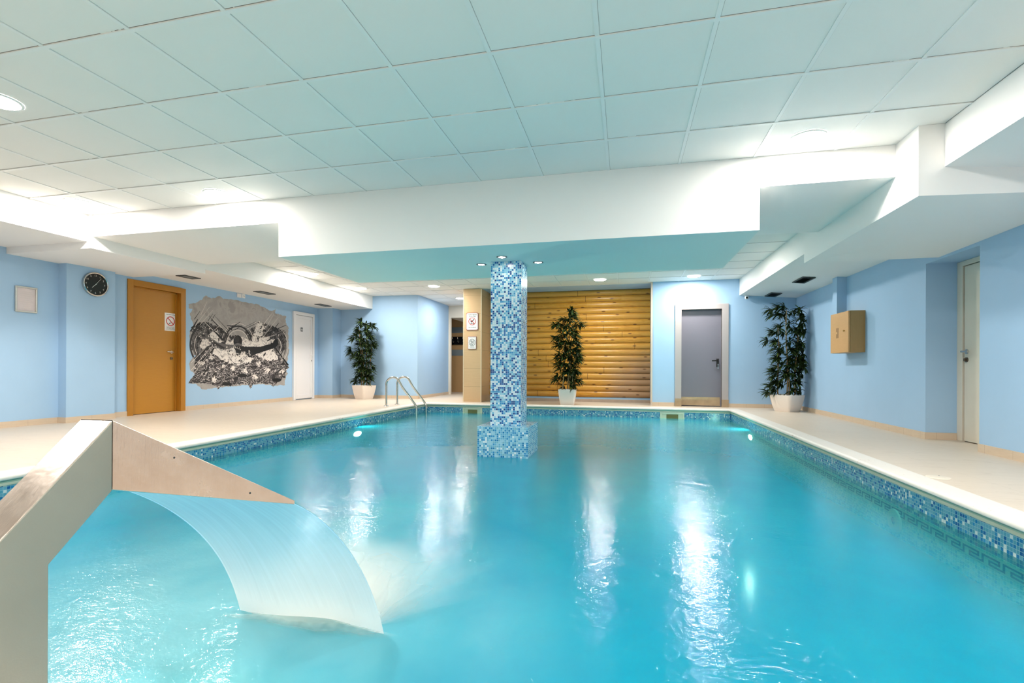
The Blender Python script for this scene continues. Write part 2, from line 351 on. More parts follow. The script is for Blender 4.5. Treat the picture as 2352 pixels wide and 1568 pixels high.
# ------------------------------------------------------------------ mesh builder
class MB:
    def __init__(s): s.v, s.f, s.mi, s.uv = [], [], [], []
    def face(s, pts, uvs=None, mi=0):
        i = len(s.v); s.v += [tuple(p) for p in pts]; s.f.append(list(range(i, i + len(pts)))); s.mi.append(mi)
        if uvs is None:
            a, b, c = Vector(pts[0]), Vector(pts[1]), Vector(pts[2])
            n = (b - a).cross(c - a)
            if len(pts) > 3 and n.length < 1e-9: n = (Vector(pts[2]) - a).cross(Vector(pts[3]) - a)
            ax = max(range(3), key=lambda k: abs(n[k]))
            uvs = [((p[1], p[2]) if ax == 0 else (p[0], p[2]) if ax == 1 else (p[0], p[1])) for p in pts]
        s.uv.append([tuple(q) for q in uvs])
    def box(s, x0, x1, y0, y1, z0, z1, mi=0, skip=()):
        P = lambda x, y, z: (x, y, z)
        F = {'-z': [P(x0, y0, z0), P(x0, y1, z0), P(x1, y1, z0), P(x1, y0, z0)],
             '+z': [P(x0, y0, z1), P(x1, y0, z1), P(x1, y1, z1), P(x0, y1, z1)],
             '-y': [P(x0, y0, z0), P(x1, y0, z0), P(x1, y0, z1), P(x0, y0, z1)],
             '+y': [P(x1, y1, z0), P(x0, y1, z0), P(x0, y1, z1), P(x1, y1, z1)],
             '-x': [P(x0, y1, z0), P(x0, y0, z0), P(x0, y0, z1), P(x0, y1, z1)],
             '+x': [P(x1, y0, z0), P(x1, y1, z0), P(x1, y1, z1), P(x1, y0, z1)]}
        for k, q in F.items():
            if k not in skip: s.face(q, mi=mi)
        return s
    def prism(s, poly, y0, y1, mi=0, axis='y'):
        """poly = 2-D outline; extruded along axis. axis y: (x,z); axis z: (x,y); axis x: (y,z)"""
        def P(a, b, t): return (a, t, b) if axis == 'y' else (a, b, t) if axis == 'z' else (t, a, b)
        s.face([P(a, b, y0) for a, b in poly], mi=mi)
        s.face([P(a, b, y1) for a, b in reversed(poly)], mi=mi)
        n = len(poly)
        for i in range(n):
            a, b = poly[i], poly[(i + 1) % n]
            s.face([P(*a, y0), P(*a, y1), P(*b, y1), P(*b, y0)], mi=mi)
        return s
    def tube(s, pts, r, seg=14, mi=0, caps=True):
        pts = [Vector(p) for p in pts]; rr = r if isinstance(r, (list, tuple)) else [r] * len(pts)
        rings = []; up = None
        for i, p in enumerate(pts):
            d = (pts[min(i + 1, len(pts) - 1)] - pts[max(i - 1, 0)]).normalized()
            if up is None:
                up = Vector((0, 0, 1)) if abs(d.z) < .9 else Vector((1, 0, 0))
            a = (up - d * up.dot(d)).normalized(); b = d.cross(a); up = a
            rings.append([tuple(p + (a * math.cos(2 * math.pi * k / seg) + b * math.sin(2 * math.pi * k / seg)) * rr[i]) for k in range(seg)])
        for i in range(len(rings) - 1):
            for k in range(seg):
                k2 = (k + 1) % seg
                s.face([rings[i][k], rings[i][k2], rings[i + 1][k2], rings[i + 1][k]], [(k / seg, i), ((k + 1) / seg, i), ((k + 1) / seg, i + 1), (k / seg, i + 1)], mi)
        if caps: s.face(rings[0][::-1], mi=mi); s.face(rings[-1], mi=mi)
        return s
    def lathe(s, prof, c=(0, 0, 0), seg=32, axis='z', mi=0, close=False):
        """prof = list of (radius, height)"""
        def P(r, h, a):
            x, y = r * math.cos(a), r * math.sin(a)
            if axis == 'z': q = (x, y, h)
            elif axis == 'y': q = (x, h, y)
            else: q = (h, x, y)
            return (c[0] + q[0], c[1] + q[1], c[2] + q[2])
        n = len(prof)
        for i in range(n - 1 + (1 if close else 0)):
            (r0, h0), (r1, h1) = prof[i], prof[(i + 1) % n]
            for k in range(seg):
                a0, a1 = 2 * math.pi * k / seg, 2 * math.pi * (k + 1) / seg
                q = [P(r0, h0, a0), P(r0, h0, a1), P(r1, h1, a1), P(r1, h1, a0)]
                if r0 < 1e-6: q = [q[0], q[2], q[3]]
                elif r1 < 1e-6: q = q[:3]
                s.face(q, mi=mi)
        return s
    def build(s, name, mats, parent=None, smooth=False, bevel=0, kind=None, merge=True):
        me = bpy.data.meshes.new(name)
        off = Vector((0, 0, 0))
        if parent is not None: off = world_loc(parent)
        me.from_pydata([(a - off.x, b - off.y, c - off.z) for a, b, c in s.v], [], s.f)
        mats = mats if isinstance(mats, (list, tuple)) else [mats]
        for m in mats: me.materials.append(M[m] if isinstance(m, str) else m)
        uvl = me.uv_layers.new(name='UVMap')
        for p, mi, q in zip(me.polygons, s.mi, s.uv):
            p.material_index = mi
            for li, c in zip(p.loop_indices, q): uvl.data[li].uv = c
        if merge or smooth:
            bm = bmesh.new(); bm.from_mesh(me)
            bmesh.ops.remove_doubles(bm, verts=bm.verts, dist=1e-5)
            bmesh.ops.recalc_face_normals(bm, faces=bm.faces)
            bm.to_mesh(me); bm.free()
        if smooth:
            for p in me.polygons: p.use_smooth = True
            me.set_sharp_from_angle(angle=R(38))
        ob = bpy.data.objects.new(name, me); COL.objects.link(ob)
        if parent is not None: ob.parent = parent
        if kind: ob['kind'] = kind
        if bevel:
            bv = ob.modifiers.new('bevel', 'BEVEL'); bv.width = bevel; bv.segments = 2; bv.limit_method = 'ANGLE'; bv.angle_limit = R(40)
        return ob

def world_loc(o):
    v = Vector(o.location)
    while o.parent is not None:
        o = o.parent; v += Vector(o.location)
    return v
def tag(o, label, cat, group=None, kind=None):
    o['label'] = label; o['category'] = cat
    if group: o['group'] = group
    if kind: o['kind'] = kind
    return o
def thing(name, label, cat, loc, group=None):
    o = bpy.data.objects.new(name, None); COL.objects.link(o); o.location = loc; o.empty_display_size = .1
    return tag(o, label, cat, group)
def dup(root, loc, label, group=None):
    r = root.copy(); COL.objects.link(r); r.location = loc; r['label'] = label
    if group: r['group'] = group
    for ch in list(root.children):
        c = ch.copy(); COL.objects.link(c); c.parent = r
        for g in ch.children:
            d = g.copy(); COL.objects.link(d); d.parent = c
    return r
def S(mb, name, mat, **k): return mb.build(name, mat, kind='structure', **k)

# ================================================================== ROOM SHELL
FB = -3.2   # wall behind the camera
FY = 10.33  # blue far wall; RY = recessed log wall
RY = 11.10
LX, RX = -7.43, 3.20
# floor (deck) round the pool: polygons leaving the pool open
f = MB()
cw = .0
f.box(LX - .3, PX0, FB, 14.4, -.03, 0)
f.box(PX1, RX + .6, FB, 11.4, -.03, 0)
f.box(PX0, PX1, FB, PY0, -.03, 0)
f.box(PX0, PX1, PY1, 14.4, -.03, 0)
S(f, 'floor', 'deck')

# pool shell: mosaic band over the water line and the tank below
p = MB()
zt, zb = -.078, -1.45
def wallquad(mb, a, b, z0, z1, mi):
    (x0, y0), (x1, y1) = a, b
    L = math.hypot(x1 - x0, y1 - y0)
    mb.face([(x0, y0, z0), (x1, y1, z0), (x1, y1, z1), (x0, y0, z1)], [(0, z0), (L, z0), (L, z1), (0, z1)], mi)
cs = [(PX0, PY0), (PX1, PY0), (PX1, PY1), (PX0, PY1)]
for i in range(4):
    a, b = cs[i], cs[(i + 1) % 4]
    wallquad(p, a, b, -.232, zt, 0)
    wallquad(p, a, b, zb, -.232, 1)
p.face([(PX0, PY0, zb), (PX1, PY0, zb), (PX1, PY1, zb), (PX0, PY1, zb)], mi=1)
pool = p.build('pool_shell', ['mos_band', 'mos_under'], kind='structure', merge=False)
# greek-key band, laid just under the water line on the right wall and the left wall
mb = MB(); mz0, mz1 = -.312, -.244
for xw, sg in ((PX1 - .0015, -1),):
    mb.face([(xw, PY0, mz0), (xw, PY1, mz0), (xw, PY1, mz1), (xw, PY0, mz1)], mi=0)
    y = PY0 + .05; per = .155; xx = xw + sg * .0015; g = (mz1 - mz0) / 7
    def bar(y0, y1, k0, k1): mb.face([(xx, y0, mz0 + k0 * g), (xx, y1, mz0 + k0 * g), (xx, y1, mz0 + k1 * g), (xx, y0, mz0 + k1 * g)], mi=1)
    while y < PY1 - per:
        bar(y, y + .017, 1, 6)
        bar(y + .035, y + .155, 5, 6); bar(y + .035, y + .050, 3, 6); bar(y + .035, y + .120, 3, 4)
        bar(y + .105, y + .120, 1, 4); bar(y, y + .120, 1, 2)
        y += per
mb.build('pool_meander_border', ['meander_light', 'meander_dark'], kind='structure', merge=False)
# coping with rounded nose; lip moulding under it
def coping_prof(o):  # (inward distance from the pool wall, z)
    return [(-.135, -.001), (-.135, .006), (-.03, .006), (.012, .004), (.026, -.004), (.034, -.018), (.032, -.032), (.022, -.041), (0, -.043), (0, -.02)]
def lip_prof(o):
    return [(.0, -.043), (.020, -.043), (.014, -.05), (.009, -.056), (.012, -.064), (.010, -.076), (0, -.078)]
def ring(name, prof, mat):
    m = MB()
    def P(k, d, z):
        sx = 1 if k in (0, 3) else -1; sy = 1 if k in (0, 1) else -1
        c = cs[k]; return (c[0] + sx * d, c[1] + sy * d, z)
    for k in range(4):
        k2 = (k + 1) % 4
        for (d0, z0), (d1, z1) in zip(prof, prof[1:]):
            m.face([P(k, d0, z0), P(k2, d0, z0), P(k2, d1, z1), P(k, d1, z1)])
    return m.build(name, mat, kind='structure', smooth=True)
ring('trim_1', coping_prof(0), 'coping')
ring('trim_2', lip_prof(0), 'lip')

# ceiling panels and rails
c = MB()
c.box(LX - .3, RX + .6, FB, 13.1, CEIL + .002, CEIL + .03)
cl = c.build('ceiling', ['panel', 'rail'], kind='structure')
r_ = MB()
x = -3.153 - .6 * 8
while x < RX + .3:
    if x > -6.3 and x < 2.4: r_.box(x - .012, x + .012, FB, 12.9, CEIL - .003, CEIL + .002)
    x += .6
y = 2.032 - .6 * 8
while y < 13:
    r_.box(-6.2, 2.3, y - .012, y + .012, CEIL - .0045, CEIL + .002)
    y += .6
S(r_, 'ceiling_rails', 'rail')

# beam across the room: dropped middle part has a pale blue underside
b = MB(); BX0, BX1, BY0, BY1 = -3.562, 1.088, 4.415, 6.0
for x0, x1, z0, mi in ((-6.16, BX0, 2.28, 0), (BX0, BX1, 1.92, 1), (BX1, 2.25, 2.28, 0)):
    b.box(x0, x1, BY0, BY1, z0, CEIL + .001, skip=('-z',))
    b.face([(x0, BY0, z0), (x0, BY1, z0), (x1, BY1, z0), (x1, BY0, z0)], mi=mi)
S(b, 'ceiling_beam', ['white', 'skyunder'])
# soffits along both side walls (slightly falling to the right wall)
s_ = MB()
def slope_box(mb, x0, x1, y0, y1, za, zb_, y1b=None, zc=None):
    y1b = y1 if y1b is None else y1b; zc = zb_ if zc is None else zc
    t = CEIL + .001
    A = [(x0, y0, za), (x1, y0, zc), (x1, y1b, zb_), (x0, y1, za)]
    T = [(x0, y0, t), (x1, y0, t), (x1, y1b, t), (x0, y1, t)]
    mb.face(A[::-1]); mb.face(T)
    for i in range(4):
        j = (i + 1) % 4; mb.face([A[i], A[j], T[j], T[i]])
slope_box(s_, 2.235, RX + .02, FB, 4.2, 2.222, 2.13)
slope_box(s_, 2.185, RX + .02, 5.9, FY, 2.208, 2.13)
slope_box(s_, 2.072, RX + .02, 4.11, 6.43, 2.023, 1.937, 5.97, 1.98)
S(s_, 'ceiling_soffit_right', 'white')
s_ = MB()
s_.box(LX - .02, -6.14, FB, 4.45, 2.222, CEIL + .001)
s_.box(LX - .02, -6.14, 5.9, 10.98, 2.218, CEIL + .001)
s_.box(LX - .02, -6.085, 4.40, 5.98, 2.142, CEIL + .001)
S(s_, 'ceiling_soffit_left', 'white')

# left wall with the recess of the wooden door, pilasters
wl = MB()
T = 2.56
wl.box(LX - .3, LX, FB, 5.93, 0, T)
wl.box(LX - .3, LX, 6.85, 10.98, 0, T)
wl.box(LX - .3, LX, 5.93, 6.85, 2.06, T)
wl.box(LX, -7.29, 4.965, 5.60, 0, 2.3)
wl.box(LX, -7.02, 10.62, 10.98, 0, 2.3)
S(wl, 'wall_left', 'wall')
# far left wall, jutting block and passage side
wf = MB()
wf.box(LX - .3, -4.93, 10.98, 13.15, 0, T); wf.box(LX - .3, -6.2, 13.15, 14.5, 0, T)
S(wf, 'wall_far_left', 'wall')
# far right blue wall + return to the recess, opening for the grey door
wr = MB()
wr.box(.535, 1.04, FY, RY + .2, 0, T); wr.box(1.92, RX + .3, FY, RY + .2, 0, T)
wr.box(1.04, 1.92, FY, RY + .2, 2.0, T)
wr.box(1.04, 1.92, FY + .35, RY + .2, 0, 2.0)
S(wr, 'wall_far_right', 'wall')
# log wall backing, blue strip under the boards
wb = MB()
wb.box(-3.2, .535, RY, RY + .2, 0, T)
wb.box(-3.13, .535, FY + .12, RY, CEIL - .004, T)
S(wb, 'wall_far', 'wall')
# pine boards: rounded profiles
lg = MB(); P0, NB = .112, 18; PH = .1345
for i in range(NB):
    z0 = P0 + i * PH; z1 = min(z0 + PH, CEIL - .006)
    prof = []
    for k in range(9):
        a = k / 8; bulge = .002 + .034 * (1 - abs(2 * a - 1) ** 2.8)
        prof.append((RY - bulge, z0 + (PH - .004) * a + .002))
    prof = [(yy, min(zz, z1)) for yy, zz in prof]
    for (ya, za), (yb, zb_) in zip(prof, prof[1:]):
        if zb_ - za < 1e-4: continue
        lg.face([(-3.14, ya, za), (.53, ya, za), (.53, yb, zb_), (-3.14, yb, zb_)],
                [(0, za - P0), (3.67, za - P0), (3.67, zb_ - P0), (0, zb_ - P0)])
    lg.face([(-3.14, RY - .004, z0 - .004), (.53, RY - .004, z0 - .004), (.53, RY - .004, z0 + .006), (-3.14, RY - .004, z0 + .006)],
            [(0, z0 - P0 + .003)] * 4, mi=1)
logs = S(lg, 'wall_far_boards', ['pine', 'creamdark'], smooth=True)
tr = MB(); tr.box(.505, .54, FY - .012, FY + .03, 0, CEIL)
S(tr, 'trim_3', 'jamb')

# right wall with door recess, boxed riser
wr = MB()
wr.box(RX, RX + .3, FB, 5.37, 0, T); wr.box(RX, RX + .6, 6.2, FY + .3, 0, T)
wr.box(RX, RX + .6, 5.37, 6.2, 1.915, T)
wr.box(RX + .34, RX + .6, 5.0, 6.3, 0, 2.0)
wr.box(RX + .3, RX + .6, 5.2, 5.37, 0, T)
S(wr, 'wall_right', 'wall')
q = MB(); q.box(3.07, RX, 8.15, 8.31, 1.575, 2.2)
S(q, 'wall_right_riser', 'wall')
q = MB(); q.box(LX - .3, RX + .3, FB - .2, FB, 0, T)
S(q, 'wall_back', 'white')

# skirtings
sk = MB(); H = .075
def skx(xw, y0, y1, sg):   # along y on wall x = xw; sg = direction into the room
    sk.box(min(xw, xw + sg * .012), max(xw, xw + sg * .012), y0, y1, 0, H)
def sky(yw, x0, x1): sk.box(x0, x1, yw - .012, yw, 0, H)
skx(LX, FB, 4.965, 1); skx(-7.29, 4.953, 5.612, 1); sky(4.965, LX, -7.29); skx(LX, 5.6, 5.885, 1)
skx(LX, 6.89, 9.665, 1); skx(LX, 10.42, 10.62, 1); sky(10.62, LX, -7.02); skx(-7.02, 10.608, 10.98, 1)
sky(10.98, -7.02, -4.93); skx(-4.93, 10.968, 13.1, 1)
S(sk, 'baseboard_left', 'skirt')
sk = MB()
sky(FY, .535, .97); sky(FY, 1.985, RX); skx(RX, 6.2, FY, -1); skx(RX, FB, 5.37, -1)
sk.box(RX - .012, RX + .285, 6.188, 6.2, 0, H)
S(sk, 'baseboard_right', 'skirt')
sk = MB(); sk.box(-3.13, .535, RY - .02, RY, 0, .066); sk.box(.523, .535, FY + .03, RY, 0, .066)
S(sk, 'baseboard_far', 'skirtgrey')

# passage behind: header, room beyond with slatted wall and black coat rack
pa = MB()
pa.box(-4.93, -2.9, 13.1, 13.3, 2.19, T)
pa.box(-4.93, -2.9, 13.3, 14.4, 2.19, 2.22)
S(pa, 'wall_passage_header', 'cream')
pa = MB(); pa.box(-4.93, -4.865, 13.1, 13.18, 0, 2.19)
S(pa, 'door_5', 'cream')
pa = MB(); pa.box(-6.2, -2.5, 14.4, 14.5, 0, 2.3)
for z0, z1 in ((1.85, 2.03), (1.14, 1.33)): pa.box(-5.4, -4.2, 14.385, 14.4, z0, z1, mi=1)
S(pa, 'wall_passage_end', ['slat', 'stone_blue'])
pa = MB(); pa.box(-3.13, -2.9, 11.3, 14.4, 0, T)
S(pa, 'wall_passage_side', 'wall')
rk = thing('coat_rack', 'black coat rack with metal hooks on the slatted wall beyond the passage', 'coat rack', (-5.1, 14.38, 1.6))
MB().box(-5.52, -4.75, 14.35, 14.385, 1.48, 1.73).build('board', 'rack', rk, bevel=.004)
for k in range(4):
    hx = -5.42 + k * .17; m = MB()
    m.tube([(hx, 14.345, 1.66), (hx, 14.30, 1.655), (hx, 14.285, 1.69), (hx, 14.285, 1.71)], .009, 8)
    m.tube([(hx, 14.345, 1.63), (hx, 14.31, 1.58), (hx + .03, 14.30, 1.55), (hx + .045, 14.295, 1.58)], .008, 8)
    m.build('hook', 'chrome', rk, smooth=True)

# ================================================================== DOORS
# door_1: honey wood door in the left wall
M_ = MB()
d1 = bpy.data.objects.new('door_1', None); COL.objects.link(d1); d1.location = (LX, 6.38, 0); d1['kind'] = 'structure'
fr = MB()
fr.box(LX - .005, LX + .02, 5.885, 5.975, 0, 2.105); fr.box(LX - .005, LX + .02, 6.80, 6.89, 0, 2.105)
fr.box(LX - .005, LX + .02, 5.975, 6.80, 2.015, 2.105)
fr.box(LX - .13, LX, 5.93, 5.965, 0, 2.06); fr.box(LX - .13, LX, 6.79, 6.85, 0, 2.06); fr.box(LX - .13, LX, 5.93, 6.85, 2.02, 2.06)
fr.box(LX - .10, LX - .055, 6.765, 6.79, 0, 2.02); fr.box(LX - .10, LX - .055, 5.965, 5.99, 0, 2.02); fr.box(LX - .10, LX - .055, 5.965, 6.79, 1.995, 2.02)
fr.build('door_frame', 'doorwood_v', d1, bevel=.004)
MB().box(LX - .115, LX - .075, 5.968, 6.788, .008, 2.015).build('door_panel', 'doorwood', d1)
h = MB(); hx = LX - .075
h.tube([(hx, 6.70, 1.005), (hx + .055, 6.70, 1.005), (hx + .058, 6.69, 1.006), (hx + .06, 6.57, 1.012)], .0095, 12)
h.lathe([(0, .0), (.026, .0), (.026, .008), (0, .008)], (hx, 6.70, 1.005), 20, 'x')
h.build('door_handle', 'chrome', d1, smooth=True)
h = MB(); h.lathe([(0, .0), (.025, .0), (.025, .01), (.008, .01), (.008, .006), (0, .006)], (hx, 6.70, .90), 20, 'x'); h.build('keyhole', 'bronze', d1, smooth=True)

# door_2: narrow white pvc door, left wall
d2 = bpy.data.objects.new('door_2', None); COL.objects.link(d2); d2.location = (LX, 10.04, 0); d2['kind'] = 'structure'
fr = MB()
fr.box(LX, LX + .05, 9.665, 9.735, 0, 2.045); fr.box(LX, LX + .05, 10.35, 10.42, 0, 2.045); fr.box(LX, LX + .05, 9.735, 10.35, 1.975, 2.045)
fr.build('door_frame', 'pvc', d2, bevel=.005)
pn = MB()
pn.box(LX, LX + .03, 9.735, 10.345, .02, 1.97)
for a, b_, z0, z1 in ((9.745, 9.80, .03, 1.96), (10.27, 10.335, .03, 1.96)): pn.box(LX + .03, LX + .045, a, b_, z0, z1)
pn.box(LX + .03, LX + .045, 9.80, 10.27, 1.90, 1.96); pn.box(LX + .03, LX + .045, 9.80, 10.27, .03, .12)
pn.build('door_panel', 'pvc', d2, bevel=.003)
h = MB(); h.box(LX + .045, LX + .055, 10.29, 10.32, .87, 1.09); h.tube([(LX + .055, 10.305, 1.045), (LX + .09, 10.305, 1.045), (LX + .092, 10.19, 1.045)], .009, 10)
h.build('door_handle', 'pvc', d2, smooth=True)
h = MB(); h.box(LX + .055, LX + .059, 10.297, 10.313, .90, .935); h.build('keyhole', 'black', d2)

# door_3: grey steel door in the far wall
d3 = bpy.data.objects.new('door_3', None); COL.objects.link(d3); d3.location = (1.48, FY, 0); d3['kind'] = 'structure'
fr = MB(); yf = FY - .03
fr.box(.978, 1.10, yf, FY + .06, 0, 2.053); fr.box(1.862, 1.985, yf, FY + .06, 0, 2.053); fr.box(1.10, 1.862, yf, FY + .06, 1.95, 2.053)
fr.box(1.04, 1.10, FY, FY + .14, 0, 2.0); fr.box(1.862, 1.92, FY, FY + .14, 0, 2.0); fr.box(1.1, 1.862, FY, FY + .14, 1.95, 2.0)
fr.build('door_frame', 'framegrey', d3, bevel=.004)
MB().box(1.10, 1.862, FY + .075, FY + .12, .012, 1.95).build('door_panel', 'doorgrey', d3)
kp = MB(); kp.box(1.10, 1.845, FY + .068, FY + .075, .02, .19); kp.build('kick_plate', 'kick', d3)
kp = MB(); kp.box(.974, 1.103, yf - .004, yf, 0, .16); kp.build('kick_plate', 'kick', d3)
kp = MB(); kp.box(1.860, 1.989, yf - .004, yf, 0, .15); kp.build('kick_plate', 'kick', d3)
h = MB(); hy = FY + .075
h.box(1.775, 1.825, hy - .012, hy, .80, .965)
h.tube([(1.80, hy - .01, .925), (1.80, hy - .055, .925), (1.785, hy - .06, .925), (1.685, hy - .062, .922)], .011, 12)
h.build('door_handle', 'black', d3, smooth=True, bevel=.006)
h = MB(); h.tube([(1.802, hy - .012, .85), (1.802, hy - .03, .85)], .009, 10); h.box(1.796, 1.808, hy - .05, hy - .03, .785, .858); h.lathe([(.007, -.002), (.014, -.002), (.014, .002), (.007, .002)], (1.803, hy - .04, .775), 14, 'y', close=True)
h.build('key', 'chrome', d3, smooth=True)

# door_4: cream door in the recess of the right wall
d4 = bpy.data.objects.new('door_4', None); COL.objects.link(d4); d4.location = (RX + .29, 5.78, 0); d4['kind'] = 'structure'
X4 = RX + .29
fr = MB(); fr.box(X4, X4 + .05, 6.115, 6.2, 0, 1.912); fr.box(X4, X4 + .05, 5.37, 6.115, 1.862, 1.912); fr.box(X4, X4 + .05, 5.25, 5.40, 0, 1.912)
fr.build('door_frame', 'cream', d4, bevel=.003)
MB().box(X4 + .035, X4 + .05, 6.085, 6.115, .0, 1.862).build('door_gap', 'creamdark', d4)
MB().box(X4 + .004, X4 + .045, 5.40, 6.086, .008, 1.852).build('door_panel', 'cream', d4, bevel=.002)
h = MB(); hx = X4 + .004
h.lathe([(0, 0), (.026, 0), (.026, -.009), (0, -.009)], (hx, 6.045, .95), 20, 'x')
h.tube([(hx, 6.045, .95), (hx - .055, 6.045, .95), (hx - .058, 6.035, .95), (hx - .058, 5.93, .948)], .0105, 12)
h.build('door_handle', 'chrome', d4, smooth=True)
h = MB(); h.lathe([(0, 0), (.026, 0), (.026, -.009), (.01, -.012), (0, -.012)], (hx, 6.05, .865), 20, 'x'); h.box(hx - .03, hx - .01, 6.043, 6.057, .85, .88)
h.build('keyhole', 'bronze', d4, smooth=True)

# ================================================================== LAMPS
lamp0 = thing('ceiling_lamp', '', 'lamp', (0, 0, CEIL))
m = MB(); m.lathe([(.112, -.006), (.120, -.008), (.127, -.006), (.130, -.001), (.130, .0015)], (0, 0, CEIL), 40); m.build('lamp_ring', 'lampring', lamp0, smooth=True)
m = MB(); m.face([(.113 * math.cos(R(15 * k)), -.113 * math.sin(R(15 * k)), CEIL - .0065) for k in range(24)]); m.build('lamp_diffuser', 'lamp', lamp0)
LAMPS = [(-4.07, 4.14, 'round white ceiling lamp in the near ceiling above the white beam, left of centre'),
         (-5.76, 4.03, 'round ceiling lamp glaring in the corner of the left soffit and the white beam'),
         (-4.09, 2.37, 'round ceiling lamp cut by the left edge of the photo'),
         (1.35, 4.13, 'round ceiling lamp above the right end of the white beam'),
         (-5.82, 8.10, 'round ceiling lamp beside the left soffit, the nearer one beyond the beam'),
         (-5.78, 9.82, 'round ceiling lamp beside the left soffit, the farther one by the end wall'),
         (-4.06, 9.88, 'round ceiling lamp above the pool ladder, in front of the jutting blue wall'),
         (-4.10, 11.74, 'small distant ceiling lamp beside the beige pillar over the passage'),
         (-.50, 9.83, 'round ceiling lamp in front of the log wall above the middle bamboo'),
         (1.27, 9.83, 'round ceiling lamp in front of the blue wall over the grey door'),
         (1.27, 8.10, 'round ceiling lamp hidden behind the beam, mirrored in the water')]
first = True
for lx, ly, lb in LAMPS:
    if first: lamp0.location = (lx, ly, CEIL); lamp0['label'] = lb; lamp0['group'] = 'round recessed ceiling lamps'; first = False
    else: dup(lamp0, (lx, ly, CEIL), lb, 'round recessed ceiling lamps')
for lx, ly, lb in ((1.35, 2.37, 'right hand nearer'), (1.35, .6, 'right hand farther'), (-1.4, .5, 'added middle'), (-4.09, .57, 'left hand'), (1.35, -1.3, 'added right hand farthest'), (-1.4, -1.3, 'added middle farther')):  # middle, farther and farthest ones are unseen, added to even out the light
    dup(lamp0, (lx, ly, CEIL), 'round recessed ceiling lamp above the top edge of the photo, the %s one' % lb, 'ceiling lamps outside the photo')
SZ = 1.92
sp0 = thing('spotlight', 'small round spotlight in front of the column top, nearest of three', 'spotlight', (0, 0, SZ), 'spotlights round the column top')
m = MB(); m.lathe([(.036, -.004), (.046, -.008), (.056, -.005), (.058, .001)], (0, 0, SZ), 32); m.build('ring', 'greyring', sp0, smooth=True)
m = MB(); m.lathe([(0, -.004), (.037, -.004)], (0, 0, SZ), 32); m.build('lens', 'spot', sp0)
sp0.location = (-1.262, 4.915, SZ)
dup(sp0, (-1.577, 5.22, SZ), 'small round spotlight left of the column top')
dup(sp0, (-.936, 5.245, SZ), 'small round spotlight right of the column top')

# ================================================================== COLUMNS
col = thing('mosaic_column', 'square column clad in blue and white mosaic, standing on a plinth in the pool', 'column', (-1.27, 5.28, zb)); col['kind'] = 'thing'
X0, X1, Y0, Y1 = -1.4376, -1.0968, 5.115, 5.4345
def tilebox(mb, x0, x1, y0, y1, z0, z1, top=True):
    k = 0
    for (a, b_) in (((x0, y0), (x1, y0)), ((x1, y0), (x1, y1)), ((x1, y1), (x0, y1)), ((x0, y1), (x0, y0))):
        L = math.hypot(b_[0] - a[0], b_[1] - a[1]); o = k * 2.13
        mb.face([(a[0], a[1], z0), (b_[0], b_[1], z0), (b_[0], b_[1], z1), (a[0], a[1], z1)], [(o, z0), (o + L, z0), (o + L, z1), (o, z1)]); k += 1
    if top: mb.face([(x0, y0, z1), (x1, y0, z1), (x1, y1, z1), (x0, y1, z1)], [(8.52, 0), (8.52 + x1 - x0, 0), (8.52 + x1 - x0, y1 - y0), (8.52, y1 - y0)])
m = MB(); tilebox(m, X0, X1, Y0, Y1, .132, 1.921, False); m.build('shaft', 'mos_shaft', col, merge=False)
m = MB(); tilebox(m, -1.5437, -.9899, 4.985, 5.56, zb, .1345); m.build('plinth', 'mos_plinth', col, merge=False)
pil = thing('tiled_pillar', 'square pillar clad in beige wood-look tiles left of the mosaic column', 'pillar', (-3.34, 10.7, 0)); pil['kind'] = 'thing'
MB().box(-3.545, -3.13, 10.37, 11.2, 0, CEIL - .004).build('cladding', 'ptile', pil)
for a, b_ in ((-3.555, -3.535), (-3.143, -3.122)):
    MB().box(a, b_, 10.367, 10.38, 0, CEIL - .004).build('corner_trim', 'ptrim', pil)

# ================================================================== SIGNS
def txt(body, size, mat, loc, rot, parent, name='lettering', sx=1.0):
    cu = bpy.data.curves.new(name, 'FONT'); cu.body = body; cu.size = size; cu.align_x = 'CENTER'; cu.align_y = 'CENTER'; cu.extrude = .0006; cu.resolution_u = 3
    tmp = bpy.data.objects.new(name, cu); COL.objects.link(tmp)
    dg = bpy.context.evaluated_depsgraph_get(); dg.update()
    me = bpy.data.meshes.new_from_object(tmp.evaluated_get(dg)); bpy.data.objects.remove(tmp)
    me.materials.clear(); me.materials.append(M[mat])
    mt = Matrix.Translation(Vector(loc) - world_loc(parent)) @ rot @ Matrix.Scale(sx, 4, (1, 0, 0))
    me.transform(mt)
    ob = bpy.data.objects.new(name, me); COL.objects.link(ob); ob.parent = parent
    return ob
RY_ = Matrix.Rotation(R(90), 4, 'X')                                   # faces -y
RXP = Matrix.Rotation(R(90), 4, 'Z') @ Matrix.Rotation(R(90), 4, 'X')  # faces +x

def rrect(mb, cx, cz, w_, h_, r, y0, y1, mi=0, n=6):
    pts = []
    for sx, sz, a0 in ((1, 1, 0), (-1, 1, 90), (-1, -1, 180), (1, -1, 270)):
        for k in range(n + 1):
            a = R(a0 + 90 * k / n); pts.append((cx + sx * (w_ / 2 - r) + r * math.cos(a), cz + sz * (h_ / 2 - r) + r * math.sin(a)))
    mb.prism(pts, y0, y1, mi)
def ringm(mb, c, r0, r1, d0, d1, axis): mb.lathe([(r0, d0), (r1, d0), (r1, d1), (r0, d1)], c, 40, axis, close=True)
def stroke_y(mb, a, b_, w_, y0, y1):
    a, b_ = Vector(a), Vector(b_); n = (b_ - a).normalized().orthogonal() * w_ / 2
    mb.prism([tuple(a + n), tuple(b_ + n), tuple(b_ - n), tuple(a - n)], y0, y1)
ys = 10.3655
sg = thing('no_diving_sign', 'larger white no diving sign high on the beige tiled pillar', 'sign', (-3.34, ys, 1.6))
